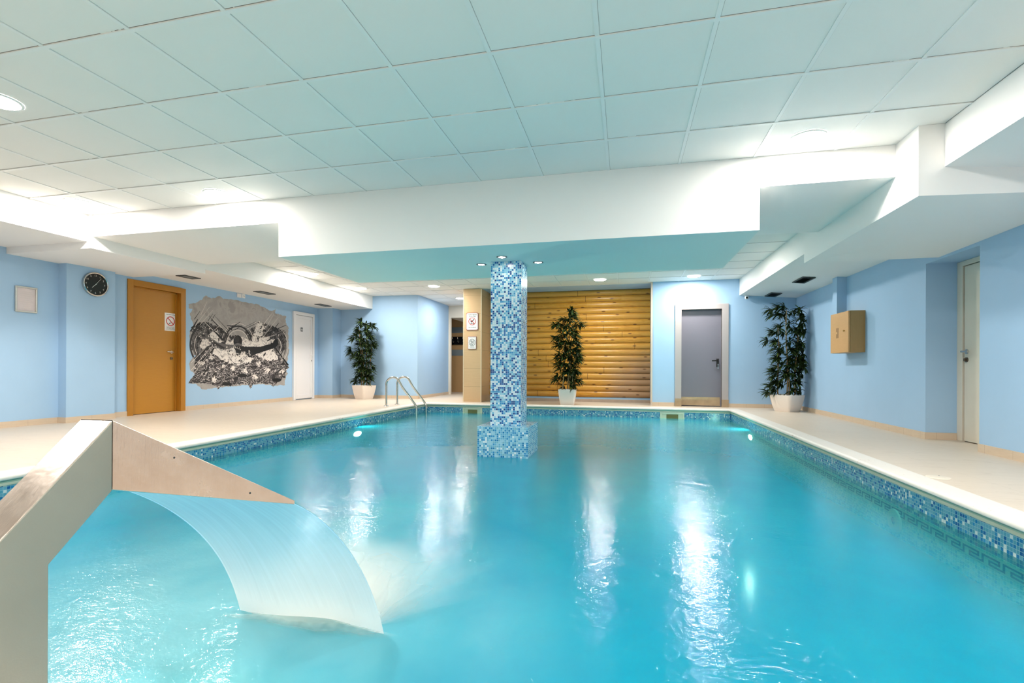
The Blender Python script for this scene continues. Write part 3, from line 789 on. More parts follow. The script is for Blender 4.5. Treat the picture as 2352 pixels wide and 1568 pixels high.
m = MB(); rrect(m, -3.34, 1.797, .285, .395, .035, ys - .006, ys); m.build('border', 'brownred', sg)
m = MB(); rrect(m, -3.34, 1.797, .262, .372, .03, ys - .009, ys - .006); m.build('plate', 'paper', sg)
m = MB(); ringm(m, (-3.34, 0, 1.80), .074, .084, ys - .012, ys - .009, 'y'); stroke_y(m, (-3.397, 1.856), (-3.283, 1.744), .012, ys - .0135, ys - .012)
m.build('prohibition_ring', 'red', sg)
m = MB()
stroke_y(m, (-3.300, 1.845), (-3.348, 1.785), .016, ys - .0115, ys - .0095); stroke_y(m, (-3.372, 1.79), (-3.345, 1.792), .014, ys - .0118, ys - .0098)
m.lathe([(0, ys - .012), (.011, ys - .012), (.011, ys - .0095), (0, ys - .0095)], (-3.366, 0, 1.806), 16, 'y')
stroke_y(m, (-3.385, 1.752), (-3.30, 1.752), .008, ys - .0122, ys - .0102); stroke_y(m, (-3.362, 1.752), (-3.352, 1.775), .008, ys - .0114, ys - .0094)
m.build('diver_symbol', 'inkblack', sg)
txt('ZABRANJENO', .036, 'ink', (-3.34, ys - .0095, 1.948), RY_, sg); txt('SKAKANJE', .036, 'ink', (-3.34, ys - .0095, 1.908), RY_, sg)
txt('NO DIVING', .034, 'ink', (-3.34, ys - .0095, 1.662), RY_, sg)
sg = thing('prohibition_sign', 'smaller white prohibition sign with slashed circle, lower on the beige tiled pillar', 'sign', (-3.34, ys, 1.3))
m = MB(); rrect(m, -3.34, 1.322, .20, .292, .014, ys - .006, ys); m.build('border', 'brownred', sg)
m = MB(); rrect(m, -3.34, 1.322, .182, .274, .012, ys - .009, ys - .006); m.build('plate', 'paper', sg)
m = MB(); ringm(m, (-3.34, 0, 1.33), .069, .074, ys - .012, ys - .009, 'y'); stroke_y(m, (-3.392, 1.28), (-3.288, 1.38), .006, ys - .0135, ys - .012); m.build('prohibition_ring', 'ink', sg)
m = MB()
ringm(m, (-3.358, 0, 1.363), .014, .019, ys - .0115, ys - .0095, 'y')
for a, b_ in (((-3.37, 1.345), (-3.33, 1.335)), ((-3.33, 1.335), (-3.31, 1.30)), ((-3.31, 1.345), (-3.30, 1.31)), ((-3.36, 1.29), (-3.32, 1.295)), ((-3.35, 1.275), (-3.32, 1.28))): stroke_y(m, a, b_, .005, ys - .0116, ys - .0096)
m.build('figure_symbol', 'ink', sg)
txt('ZABRANJENO UNOSENJE', .0125, 'ink', (-3.34, ys - .0095, 1.447), RY_, sg); txt('HRANE I PICA', .017, 'ink', (-3.34, ys - .0095, 1.224), RY_, sg)
# no smoking sign on the wood door
xs = LX - .075
sg = thing('no_smoking_sign', 'white no smoking sign with red circle on the wooden door', 'sign', (xs, 6.67, 1.36))
m = MB(); m.box(xs, xs + .003, 6.575, 6.782, 1.365, 1.665); m.build('plate', 'paper', sg)
m = MB(); ringm(m, (0, 6.68, 1.53), .066, .080, xs + .003, xs + .0045, 'x')
a, b_ = Vector((6.628, 1.582)), Vector((6.732, 1.478)); n_ = (b_ - a).normalized().orthogonal() * .007
m.prism([tuple(a + n_), tuple(b_ + n_), tuple(b_ - n_), tuple(a - n_)], xs + .0046, xs + .006, axis='x'); m.build('prohibition_ring', 'red', sg)
m = MB(); m.prism([(6.655, 1.480), (6.672, 1.492), (6.684, 1.50), (6.676, 1.508), (6.65, 1.492)], xs + .003, xs + .0042, axis='x'); m.build('cigarette_symbol', 'inkblack', sg)
txt('ZABRANJENO PUSENJE', .0165, 'ink', (xs + .0035, 6.68, 1.638), RXP, sg)
for k, s_t in enumerate(('U OVOJ PROSTORIJI JE', 'ZABRANJENO PUSENJE', 'HVALA NA RAZUMEVANJU')): txt(s_t, .0145, 'ink', (xs + .0035, 6.68, 1.43 - k * .02), RXP, sg)
# small dark sign on the white door
sg = thing('door_sign', 'tiny dark square sign on the narrow white door', 'sign', (LX + .03, 9.96, 1.6))
m = MB(); m.box(LX + .030, LX + .034, 9.925, 9.995, 1.598, 1.69); m.build('plate', 'ink', sg)
m = MB()
for yy in (9.944, 9.976):
    m.box(LX + .034, LX + .0355, yy - .008, yy + .008, 1.62, 1.656); m.lathe([(0, LX + .0355), (.006, LX + .0355)], (0, yy, 1.668), 12, 'x')
m.build('figures', 'paper', sg)

# ================================================================== CLOCK, NOTICE FRAME, SOCKETS
cx, cyy, cz = -7.29, 5.32, 1.915
ck = thing('wall_clock', 'round wall clock with black face and silver rim on the blue pilaster', 'clock', (cx, cyy, cz))
m = MB(); m.lathe([(.148, .012), (.15, .03), (.158, .035), (.167, .03), (.170, .0), (.15, .0)], (cx, cyy, cz), 64, 'x'); m.build('rim', 'chrome', ck, smooth=True)
m = MB(); m.lathe([(0, .013), (.151, .013)], (cx, cyy, cz), 64, 'x'); m.build('face', 'clockface', ck)
for k in range(12):
    a = R(90 - 30 * (k if k else 12)); rr = .122
    # facing +x the viewer's right is +y
    txt(str(k or 12), .034, 'numeral', (cx + .014, cyy + rr * math.cos(a), cz + rr * math.sin(a)), RXP, ck, 'numeral')
def hand(name, ang, L, w_, off):
    d = Vector((math.cos(ang), math.sin(ang))); n_ = d.orthogonal() * w_ / 2; c0 = Vector((cyy, cz)) - d * .02; c1 = Vector((cyy, cz)) + d * L
    MB().prism([tuple(c0 + n_), tuple(c1 + n_ * .6), tuple(c1 - n_ * .6), tuple(c0 - n_)], cx + off, cx + off + .002, axis='x').build(name, 'chrome', ck)
hand('hour_hand', R(90 - 36.5 * 6.1), .07, .008, .016); hand('minute_hand', R(90 - 38), .115, .006, .019)
m = MB(); m.lathe([(0, .023), (.007, .023), (.007, .014)], (cx, cyy, cz), 16, 'x'); m.build('hub', 'chrome', ck)

pf = thing('notice_frame', 'silver framed notice behind glass at the left end of the blue wall', 'picture frame', (LX, 4.6, 1.6))
m = MB(); y0, y1, z0, z1 = 4.482, 4.716, 1.441, 1.768; t_ = .02
for a, b_, c_, d_ in ((y0, y1, z1 - t_, z1), (y0, y1, z0, z0 + t_), (y0, y0 + t_, z0 + t_, z1 - t_), (y1 - t_, y1, z0 + t_, z1 - t_)): m.box(LX, LX + .02, a, b_, c_, d_)
m.build('frame', 'alu', pf, bevel=.005)
t = NT('crumpled_sleeve'); o = t.obj(); t.set(color=lin(212, 200, 200), rough=.08, normal=t.bump(t.noise(o, 14, 3), .5, .01)); M['sleeve'] = t.m
MB().box(LX, LX + .008, y0 + t_, y1 - t_, z0 + t_, z1 - t_).build('sheet', 'sleeve', pf)
for k in range(9):
    L_ = (.10, .14, .12, .13, .06, .14, .12, .08, .10)[k]
    MB().box(LX + .008, LX + .0088, 4.6 - L_ / 2, 4.6 + L_ / 2, 1.70 - k * .026, 1.703 - k * .026).build('text_line', 'numeral', pf)
jb = tag(MB().box(LX, LX + .022, 8.035, 8.135, 2.128, 2.208).build('junction_box', 'pvc', bevel=.004), 'plain white square box high on the wall above the mural', 'junction box')
so = thing('wall_socket', 'white socket with two dark holes, right of the plain box above the mural', 'socket', (LX, 8.2, 2.17))
MB().box(LX, LX + .016, 8.16, 8.24, 2.133, 2.213).build('cover', 'pvc', so, bevel=.004)
m = MB()
for yy in (8.188, 8.212): m.lathe([(0, .0175), (.006, .0175)], (LX, yy, 2.173), 12, 'x')
m.build('holes', 'black', so)

# ================================================================== MURAL (painted on the left wall, traced as measured on the wall)
def mp(a, b_):
    u_, v_ = 430 + a / 6.8167, 670 + b_ / 6.8167
    A, B = u_ - 1176., v_ - 845.1
    A, B = A + B * .00393, B - A * .00393
    xc, zc = A / 1114., -B / 1114.
    rx, ry = xc * .97377 - .22755, xc * .22755 + .97377
    k = LX / rx
    return (ry * k, .7585 + zc * k)
def paint_noise(name, kind):
    t = NT(name); o = t.obj()
    if kind == 'sea':
        n = t.noise(t.mapping(o, (1, 1, 2.0)), 4.6, 3, .5, 1.6)
        c = t.ramp(n, [(0, lin(30, 26, 28)), (.40, lin(66, 60, 62)), (.455, lin(214, 206, 202)), (.485, lin(60, 54, 56)), (.55, lin(26, 22, 24)), (.60, lin(206, 198, 194)), (.625, lin(48, 43, 45)), (.7, lin(110, 104, 103))], 'CONSTANT')
    elif kind == 'splash':
        n = t.noise(o, 8, 4, .6, .8)
        c = t.ramp(n, [(0, lin(40, 36, 38)), (.38, lin(170, 162, 158)), (.44, lin(230, 222, 216)), (.58, lin(160, 152, 150)), (.63, lin(236, 228, 222)), (.72, lin(60, 54, 56))], 'CONSTANT')
    elif kind == 'sky':
        n = t.noise(o, 5, 4, .6, .5)
        c = t.ramp(n, [(0, lin(140, 134, 131)), (.42, lin(158, 153, 150)), (.56, lin(170, 165, 162)), (.64, lin(150, 145, 142))], 'LINEAR')
    else:
        n = t.noise(o, 8, 3, .6, .6)
        c = t.ramp(n, [(0, lin(18, 16, 18)), (.42, lin(58, 53, 55)), (.5, lin(110, 105, 104)), (.58, lin(34, 30, 32)), (.66, lin(196, 190, 186))], 'CONSTANT')
    t.set(color=c, rough=.6); return t.m
MM = [paint_noise('paint_sky', 'sky'), paint_noise('paint_sea', 'sea'), paint_noise('paint_splash', 'splash'), paint_noise('paint_dark', 'dark'),
      plain('paint_black', lin(6, 5, 6), .6), plain('paint_mid', lin(96, 91, 90), .6), plain('paint_light', lin(212, 204, 198), .6), plain('paint_charcoal', lin(40, 36, 38), .6)]
mu = MB(); lay = [0]
rm = random.Random(11)
def rough(poly, jit, step=16):
    out = []
    for i in range(len(poly)):
        a, b_ = poly[i], poly[(i + 1) % len(poly)]; L = math.hypot(b_[0] - a[0], b_[1] - a[1]); n = max(1, int(L / step))
        for k in range(n):
            f_ = k / n; q_ = (a[0] + (b_[0] - a[0]) * f_, a[1] + (b_[1] - a[1]) * f_)
            j = jit * (0 if jit == 0 else 1)
            out.append((q_[0] + rm.uniform(-j, j), q_[1] + rm.uniform(-j, j)))
    return out
def paint(poly, mi, jit=0, step=16):
    lay[0] += 1; xx = LX + .0005 + lay[0] * .00004
    mu.face([(xx, *mp(a, b_)) for a, b_ in rough(poly, jit, step)], mi=mi)
def line(a, b_, w_, mi):
    a, b_ = Vector(a), Vector(b_); n_ = (b_ - a).normalized().orthogonal() * w_ / 2
    paint([tuple(a - n_ * .5), tuple(a + n_ * .5), tuple(b_ + n_), tuple(b_ - n_)], mi)
def arc(cx_, cy_, rx_, ry_, a0, a1, w_, mi, n=26):
    P = [(cx_ + rx_ * math.cos(R(a0 + (a1 - a0) * k / n)), cy_ + ry_ * math.sin(R(a0 + (a1 - a0) * k / n))) for k in range(n + 1)]
    Q = [(cx_ + (rx_ - w_) * math.cos(R(a0 + (a1 - a0) * k / n)), cy_ + (ry_ - w_) * math.sin(R(a0 + (a1 - a0) * k / n))) for k in range(n + 1)]
    paint(P + Q[::-1], mi)
def splat(cx_, cy_, r, mi, n=22, k=.38):
    paint([(cx_ + r * (1 + rm.uniform(-k, k)) * math.cos(2 * math.pi * i / n), cy_ + r * (1 + rm.uniform(-k, k)) * math.sin(2 * math.pi * i / n)) for i in range(n)], mi)
paint([(20, 190), (150, 170), (220, 120), (300, 60), (380, 100), (510, 70), (560, 110), (700, 120), (850, 150), (1000, 180), (1080, 190), (1200, 240), (1300, 300), (1390, 270), (1380, 330),
       (1560, 390), (1540, 430), (1550, 520), (1590, 540), (1580, 700), (1590, 900), (1580, 1050), (1550, 1110), (1590, 1180), (1540, 1210), (1570, 1280), (1530, 1370), (1530, 1460),
       (1350, 1470), (1220, 1450), (1000, 1450), (760, 1470), (600, 1490), (480, 1500), (230, 1530), (150, 1450), (60, 1430), (70, 1350), (130, 1290), (60, 1240), (30, 1130), (70, 1040),
       (130, 1000), (60, 960), (40, 800), (40, 620), (100, 520), (60, 420), (40, 340), (80, 270), (30, 260)], 0, 9, 22)
paint([(100, 520), (200, 480), (300, 470), (420, 520), (520, 560), (640, 620), (700, 740), (640, 830), (560, 900), (420, 860), (300, 900), (140, 1000), (70, 900), (60, 700)], 3, 12)
paint([(900, 620), (1020, 560), (1200, 480), (1400, 560), (1540, 620), (1550, 900), (1420, 960), (1300, 820), (1060, 860), (940, 780)], 3, 12)
paint([(110, 1080), (380, 820), (460, 900), (640, 960), (940, 1000), (1340, 880), (1420, 960), (1590, 1180), (1530, 1270), (1540, 1330), (1420, 1420), (1350, 1490), (1290, 1430), (1220, 1450), (1150, 1420),
       (1040, 1440), (990, 1510), (960, 1450), (800, 1450), (660, 1480), (560, 1460), (480, 1530), (460, 1470), (300, 1430), (20, 1430), (30, 1390), (110, 1310)], 1, 10)
paint([(600, 800), (650, 720), (720, 680), (860, 700), (1000, 780), (1040, 660), (1060, 560), (1130, 460), (1200, 520), (1220, 600), (1200, 700), (1340, 740), (1400, 800), (1200, 850), (960, 860), (950, 1000),
       (1040, 1040), (980, 1100), (900, 1120), (780, 1140), (640, 1100), (520, 1060), (400, 960), (430, 880), (600, 930)], 2, 16)
paint([(1060, 980), (1200, 930), (1340, 860), (1440, 1080), (1380, 1060), (1280, 1080), (1120, 1010)], 2, 14)
paint([(230, 740), (310, 740), (380, 820), (240, 900), (200, 860)], 2, 14)
paint([(340, 640), (480, 620), (560, 760), (500, 820), (380, 740)], 2, 16)
for cx_, cy_, r_1 in ((230, 1110, 60), (380, 1030, 50), (560, 1160, 45), (900, 1230, 60), (1060, 1340, 55), (1250, 1220, 60), (420, 1380, 55), (1480, 1240, 50), (1120, 1120, 50), (720, 1190, 55)):
    splat(cx_, cy_, r_1 * .7, 2, 26, .6)
for cx_, cy_ in ((860, 1310), (1400, 1380), (620, 1440)): paint([(cx_ + 75 * math.cos(R(a)), cy_ + 30 * math.sin(R(a))) for a in range(0, 360, 20)], 4, 3)
for rr_, w_, mi in ((185, 10, 6), (235, 22, 7), (262, 8, 6), (200, 6, 4)): arc(790, 850, rr_, rr_ * 1.38, -165, -15, w_, mi)
arc(790, 880, 165, 250, 10, 170, 6, 7); arc(790, 890, 178, 262, 15, 165, 5, 6)
for rr_, w_, mi in ((235, 26, 7), (190, 14, 5), (160, 10, 6), (120, 8, 4)): arc(270, 830, rr_, rr_ * 1.35, 140, 250, w_, mi)
for rr_, w_, mi in ((180, 16, 5), (140, 12, 7), (105, 12, 6), (210, 8, 6)): arc(1370, 850, rr_, rr_ * 1.4, -60, 50, w_, mi)
for a, b_, w_, mi in (((200, 300), (110, 430), 10, 4), ((165, 430), (50, 620), 26, 7), ((300, 480), (560, 760), 30, 4), ((380, 430), (640, 700), 22, 7), ((430, 380), (660, 620), 8, 4),
                      ((340, 380), (500, 560), 10, 7), ((440, 350), (370, 460), 10, 4), ((400, 340), (320, 460), 8, 4), ((830, 470), (690, 560), 14, 4), ((860, 520), (740, 600), 10, 7), ((620, 530), (760, 540), 26, 7),
                      ((640, 560), (700, 590), 30, 4), ((1110, 480), (900, 580), 9, 4), ((1080, 460), (870, 570), 7, 7), ((1550, 520), (1240, 650), 14, 4), ((1430, 490), (1270, 690), 16, 7), ((1520, 600), (1250, 770), 18, 7),
                      ((1380, 880), (1580, 1150), 26, 4), ((1000, 570), (1060, 640), 34, 7), ((930, 620), (1000, 700), 26, 4), ((330, 850), (120, 1060), 60, 7), ((420, 880), (230, 1090), 46, 4), ((1190, 490), (1150, 580), 16, 4),
                      ((240, 1300), (330, 1200), 20, 4), ((400, 1290), (560, 1200), 14, 4), ((1340, 1310), (1480, 1200), 20, 4), ((60, 560), (200, 500), 34, 4)): line(a, b_, w_, mi)
for a, b_, w_ in (((310, 150), (210, 360), 7), ((345, 240), (120, 540), 7), ((405, 280), (200, 515), 7), ((520, 515), (320, 690), 9), ((400, 830), (60, 1225), 10), ((330, 830), (60, 1110), 9), ((400, 880), (80, 1310), 7),
                  ((1330, 330), (1200, 500), 8), ((1425, 400), (1200, 690), 7), ((1360, 340), (1230, 560), 6), ((1400, 670), (1220, 715), 9), ((1510, 970), (1460, 1090), 7), ((270, 470), (400, 600), 12), ((380, 400), (620, 640), 9)):
    line(a, b_, w_, 6)
# swimmer
paint([(150, 680), (200, 640), (260, 635), (330, 690), (460, 790), (600, 820), (720, 835), (720, 880), (600, 905), (480, 860), (380, 800), (290, 720), (180, 712)], 5, 3)
paint([(200, 670), (260, 660), (290, 700), (230, 700)], 7); paint([(340, 740), (460, 800), (600, 880), (560, 890), (420, 820)], 7)
paint([(860, 850), (980, 860), (1150, 858), (1330, 805), (1370, 745), (1410, 740), (1430, 820), (1380, 875), (1200, 930), (1080, 975), (960, 1010), (900, 960)], 4, 4)
paint([(930, 960), (1020, 950), (1010, 1030), (960, 1020)], 7, 5)
paint([(790 + 68 * math.cos(R(a)), 775 + 95 * math.sin(R(a))) for a in range(0, 360, 15)], 4)
paint([(750, 700), (790, 690), (815, 740), (800, 790), (750, 790), (735, 740)], 7)
paint([(722, 820), (790, 800), (858, 820), (862, 850), (790, 838), (722, 850)], 5)
paint([(722, 850), (860, 850), (905, 880), (880, 950), (850, 930), (830, 990), (790, 1010), (770, 960), (745, 900)], 4, 4)
for ex in (745, 800): arc(ex, 875, 22, 20, 0, 359, 5, 6, 16)
for k in range(70):
    a = rm.uniform(0, 6.28); q_ = rm.uniform(60, 260); splat(790 + q_ * math.cos(a) * .8, 930 + q_ * math.sin(a) * .55, rm.uniform(4, 12), 6 if rm.random() < .75 else 4, 9, .3)
for k in range(40): splat(rm.uniform(1040, 1230), rm.uniform(470, 720), rm.uniform(4, 12), 6 if rm.random() < .6 else 4, 9, .3)
for k in range(50): splat(rm.uniform(180, 560), rm.uniform(560, 980), rm.uniform(4, 11), 6, 9, .3)
ob = mu.build('wall_mural', MM, merge=False); tag(ob, 'black, white and grey painted mural of a swimmer splashing, on the left wall', 'mural')

# ================================================================== VENTS, CAMERA, CABINET
def vent(x0, x1, y0, y1, za, zb_, label):
    v = thing('air_vent', label, 'air vent', ((x0 + x1) / 2, (y0 + y1) / 2, (za + zb_) / 2), 'ceiling air vents')
    zz = lambda x: za + (zb_ - za) * (x - x0) / (x1 - x0)
    fr = MB(); e = .022
    for a, b_, c_, d_ in ((x0, x1, y0, y0 + e), (x0, x1, y1 - e, y1), (x0, x0 + e, y0 + e, y1 - e), (x1 - e, x1, y0 + e, y1 - e)):
        lo = [(a, c_, zz(a) - .012), (b_, c_, zz(b_) - .012), (b_, d_, zz(b_) - .012), (a, d_, zz(a) - .012)]
        hi = [(p_[0], p_[1], p_[2] + .013) for p_ in lo]
        fr.face(lo[::-1]); fr.face(hi)
        for i in range(4): fr.face([lo[i], lo[(i + 1) % 4], hi[(i + 1) % 4], hi[i]])
    fr.build('frame', 'dark', v)
    g = MB(); n = 9
    for k in range(n):
        xx = x0 + e + (x1 - x0 - 2 * e) * (k + .5) / n; hw = (x1 - x0 - 2 * e) / n * .32
        lo = [(xx - hw, y0 + e, zz(xx) - .008), (xx + hw, y0 + e, zz(xx) - .003), (xx + hw, y1 - e, zz(xx) - .003), (xx - hw, y1 - e, zz(xx) - .008)]
        g.face(lo)
    g.build('slats', 'grille', v)
    b2 = MB(); b2.face([(x0, y0, zz(x0) - .001), (x1, y0, zz(x1) - .001), (x1, y1, zz(x1) - .001), (x0, y1, zz(x0) - .001)]); b2.build('duct_opening', 'black', v)
vent(-6.99, -6.81, 6.31, 6.61, 2.218, 2.218, 'dark air vent in the left soffit, nearest of three, above the wooden door')
vent(-6.97, -6.79, 7.94, 8.34, 2.218, 2.218, 'dark air vent in the left soffit above the mural')
vent(-6.98, -6.81, 9.84, 10.26, 2.218, 2.218, 'dark air vent in the left soffit above the narrow white door')
vent(2.63, 2.81, 8.22, 8.70, 2.171, 2.154, 'grey air vent in the right soffit, the nearer and larger looking')
vent(2.61, 2.80, 9.80, 10.22, 2.171, 2.154, 'grey air vent in the right soffit by the far wall above the bamboo')
cm = thing('security_camera', 'small white dome security camera under the right soffit corner', 'camera', (2.30, 10.26, 2.197))
m = MB(); m.lathe([(0, 0), (.042, 0), (.042, -.018), (.03, -.026), (.018, -.028), (0, -.028)], (2.30, 10.26, 2.198), 28); m.build('base', 'camwhite', cm, smooth=True)
m = MB(); m.lathe([(.0, .036)] + [(.036 * math.sin(R(a)), .036 * math.cos(R(a))) for a in range(15, 180, 15)] + [(0, -.036)], (2.30, 10.255, 2.15), 24, 'z'); m.build('housing', 'camwhite', cm, smooth=True)
m = MB(); m.lathe([(0, -.040), (.014, -.038), (.022, -.029)], (2.298, 10.255, 2.148), 20, 'y'); m.build('lens', 'black', cm, smooth=True)
cb = thing('wall_cabinet', 'oak wall cabinet with slotted door hanging on the right blue wall', 'cabinet', (3.1, 7.87, 1.0))
MB().box(3.018, RX, 7.57, 8.165, .995, 1.572).build('body', 'cabwood_v', cb, bevel=.002)
dr = MB().box(2.993, 3.015, 7.572, 8.163, .997, 1.570).build('door', 'cabwood', cb, bevel=.002)
m = MB()
for a, b_, c_, d_ in ((7.935, 7.952, 1.30, 1.355), (7.935, 7.952, 1.21, 1.27), (7.895, 7.912, 1.21, 1.355)): m.box(2.9918, 2.994, a, b_, c_, d_)
m.build('slots', 'creamdark', dr)
m = MB(); m.lathe([(0, -.022), (.011, -.02), (.013, -.012), (.007, -.006), (.007, 0)], (2.993, 7.68, 1.30), 18, 'x'); m.build('knob', 'brass', dr, smooth=True)

# ================================================================== POOL FITTINGS
ld = thing('pool_ladder', 'stainless steel pool ladder with two curved handrails at the far left corner', 'ladder', (-4.4, 9.0, 0))
def rail(y):
    pts = [(-4.59, y, -.005), (-4.59, y, .20), (-4.59, y, .40)]
    for a in range(170, 31, -14): pts.append((-4.44 + .15 * math.cos(R(a)), y, .42 + .15 * math.sin(R(a))))
    pts += [(-4.24, y, .37), (-4.10, y, .20), (-4.02, y, .10)]
    pts += [(-3.975, y, .045), (-3.95, y, -.01), (-3.945, y, -.08), (-3.945, y, -.9)]
    return pts
for y in (8.75, 9.22):
    MB().tube(rail(y), .0205, 16).build('rail', 'chrome', ld, smooth=True)
    m = MB(); m.lathe([(.02, .016), (.034, .014), (.05, .004), (.05, 0)], (-4.59, y, .0), 28); m.build('flange', 'chrome', ld, smooth=True)
for k in range(3):
    z = -.33 - .24 * k
    MB().box(-3.985, -3.905, 8.75, 9.22, z - .015, z + .015).build('step', 'chrome', ld, bevel=.005)

def skimmer(x0, x1, label):
    s = thing('pool_skimmer', label, 'skimmer', ((x0 + x1) / 2, PY1, -.15), 'pool skimmers in the far pool wall')
    z0, z1 = -.262, -.080; e = .028; y = PY1 - .014
    m = MB(); m.box(x0, x1, y, PY1 + .0, z1 - e, z1); m.box(x0, x1, y, PY1, z0, z0 + e); m.box(x0, x0 + e * 1.3, y, PY1, z0 + e, z1 - e); m.box(x1 - e * 1.3, x1, y, PY1, z0 + e, z1 - e)
    m.build('frame', 'skimmer', s, bevel=.003)
    m = MB(); xa, xb = x0 + e * 1.3, x1 - e * 1.3
    m.box(xa, xb, PY1 - .004, PY1 - .002, z0 + e, z1 - e)
    m.build('throat', 'skimmer', s)
    m = MB(); c_ = xa + (xb - xa) * .46
    m.box(xa + (xb - xa) * .22, xb - (xb - xa) * .2, PY1 - .007, PY1 - .004, z0 + e, z1 - e - .012); m.build('flap', 'skimdark', s)
skimmer(-3.35, -2.92, 'cream skimmer opening in the far pool wall, left of the mosaic column')
skimmer(.655, 1.10, 'cream skimmer opening in the far pool wall, below the grey door')
m = MB(); m.lathe([(.03, -.010), (.03, -.018), (.055, -.020), (.085, -.012), (.09, 0)], (PX1, 4.10, -.35), 32, 'x')
inl = m.build('water_inlet', 'skimmer', smooth=True); tag(inl, 'round white inlet fitting under water on the right pool wall', 'pool inlet')
for x, y, sgn, lb in ((PX0, 7.05, 1, 'glowing underwater lamp in the left pool wall'), (PX1, 8.25, -1, 'glowing underwater lamp in the right pool wall near the far corner'),
                      (PX0, 2.0, 1, 'added underwater lamp in the left pool wall behind the cascade'), (PX1, 1.6, -1, 'added underwater lamp low in the near right pool wall, outside the photo'),  # both near side lamps are unseen, added to brighten the water and ceiling
                      (-1.13, PY0, 0, 'warm underwater lamp in the near pool wall under the cascade')):
    l_ = thing('pool_lamp', lb, 'pool lamp', (x, y, -.36), 'underwater pool lamps')
    ax, q_ = ('x', sgn) if sgn else ('y', 1)
    m = MB(); m.lathe([(.075, q_ * .02), (.10, q_ * .022), (.115, q_ * .012), (.118, 0)], (x, y, -.36), 28, ax); m.build('ring', 'skimmer', l_, smooth=True)
    m = MB(); d_ = q_ * .02
    m.face([((x + d_, y + .076 * math.cos(R(20 * k)), -.36 + .076 * math.sin(R(20 * k))) if ax == 'x' else (x + .076 * math.cos(R(20 * k)), y + d_, -.36 + .076 * math.sin(R(20 * k)))) for k in range(18)])
    m.build('glass', ('uwl' if y > 5 else 'uwl3') if sgn else 'uwl2', l_)
    if sgn: l_.scale = (1, 1.5, .5); l_.location.z = -.31
LXX, LYY = 2.155, 4.02
m = MB(); m.lathe([(0, .006), (.060, .005), (.068, .003), (.070, 0)], (LXX, LYY, 0), 36)
lid = thing('access_lid', 'round cream plastic lid set in the deck beside the right coping', 'lid', (LXX, LYY, 0)); m.build('cover', 'lid', lid, smooth=True)
m = MB(); m.lathe([(0, .0065), (.006, .0065)], (LXX + .02, LYY + .03, 0.0005), 12); m.build('finger_hole', 'inkblack', lid)

# ================================================================== CASCADE
cxx = -1.147
cas = thing('water_cascade', 'brushed steel pool cascade with wide flat spout at the near left corner', 'pool cascade', (cxx, .65, 0))
hw = .046
m = MB()
prof = [(.842, .640), (.842, .485), (.721, .369), (.721, 0), (.560, 0), (.560, .358)]   # (y, z)
n = len(prof)
for sx in (-1, 1):
    q_ = [(cxx + sx * hw, y, z) for y, z in prof]
    m.face(q_ if sx > 0 else q_[::-1], mi=1)
for i in range(n):
    a, b_ = prof[i], prof[(i + 1) % n]
    L = math.hypot(b_[0] - a[0], b_[1] - a[1])
    m.face([(cxx - hw, *a), (cxx + hw, *a), (cxx + hw, *b_), (cxx - hw, *b_)], [(0, 0), (2 * hw, 0), (2 * hw, L), (0, L)], mi=0)
m.build('post', ['steel', 'satin'], cas, bevel=.0025)
m = MB(); lx = .312; LY = 1.10
T0, T1 = (cxx - hw, .842, .64), (cxx + hw, .842, .64); B0, B1 = (cxx - hw, .842, .487), (cxx + hw, .842, .487)
E0, E1 = (cxx - lx, LY, .412), (cxx + lx, LY, .412); G0, G1 = (cxx - lx, LY, .402), (cxx + lx, LY, .402)
m.face([T0, T1, E1, E0], [(0, 0), (.1, 0), (.35, .35), (-.25, .35)]); m.face([B0, G0, G1, B1]); m.face([T1, B1, G1, E1], [(0, .15), (0, 0), (.4, 0), (.4, .01)]); m.face([T0, E0, G0, B0], [(0, .15), (.4, .01), (.4, 0), (0, 0)])
m.face([E0, E1, G1, G0])
m.build('spout', 'steel', cas, bevel=.0015)
m = MB(); m.lathe([(.09, 0), (.13, 0), (.13, .008), (.09, .010)], (cxx, .64, 0), 32); m.build('base_flange', 'steel', cas, smooth=True)
for a in ((.30, .22), (.72, .62)):
    s1, s2 = a
    # small weld marks on the side cheek
    P_ = Vector(T1).lerp(Vector(E1), s1).lerp(Vector(B1).lerp(Vector(G1), s1), s2)
    mm = MB(); mm.lathe([(0, .0015), (.0022, .0015), (.0026, 0)], (P_.x + .0005, P_.y - .0002, P_.z), 8, 'x'); mm.build('rivet', 'dark', cas)
# falling sheet
m = MB(); NS, NU = 28, 24
def sheet(u_, s, off=0):
    w_ = .308; k_ = 4 * s * (1 - s); x = cxx + (u_ - .5) * 2 * w_ + (1 - u_) * (.06 * (1 - s) + .045 * k_) + u_ * .02 * k_
    drop = .60 * (.5 * s + .5 * s * s)
    y = LY + .495 * s + .012 * math.sin(u_ * 9 + s * 2) * s
    return (x + .01 * math.sin(u_ * 5 + s * 4) * s, y - off * .7, .405 - drop - off * .7)
for i in range(NS):
    for k in range(NU):
        q_ = [(k / NU, i / NS), ((k + 1) / NU, i / NS), ((k + 1) / NU, (i + 1) / NS), (k / NU, (i + 1) / NS)]
        m.face([sheet(*a) for a in q_], q_)
sh = m.build('falling_water', 'sheet', smooth=True); tag(sh, 'smooth curved sheet of water falling from the steel spout into the pool', 'water', kind='thing')

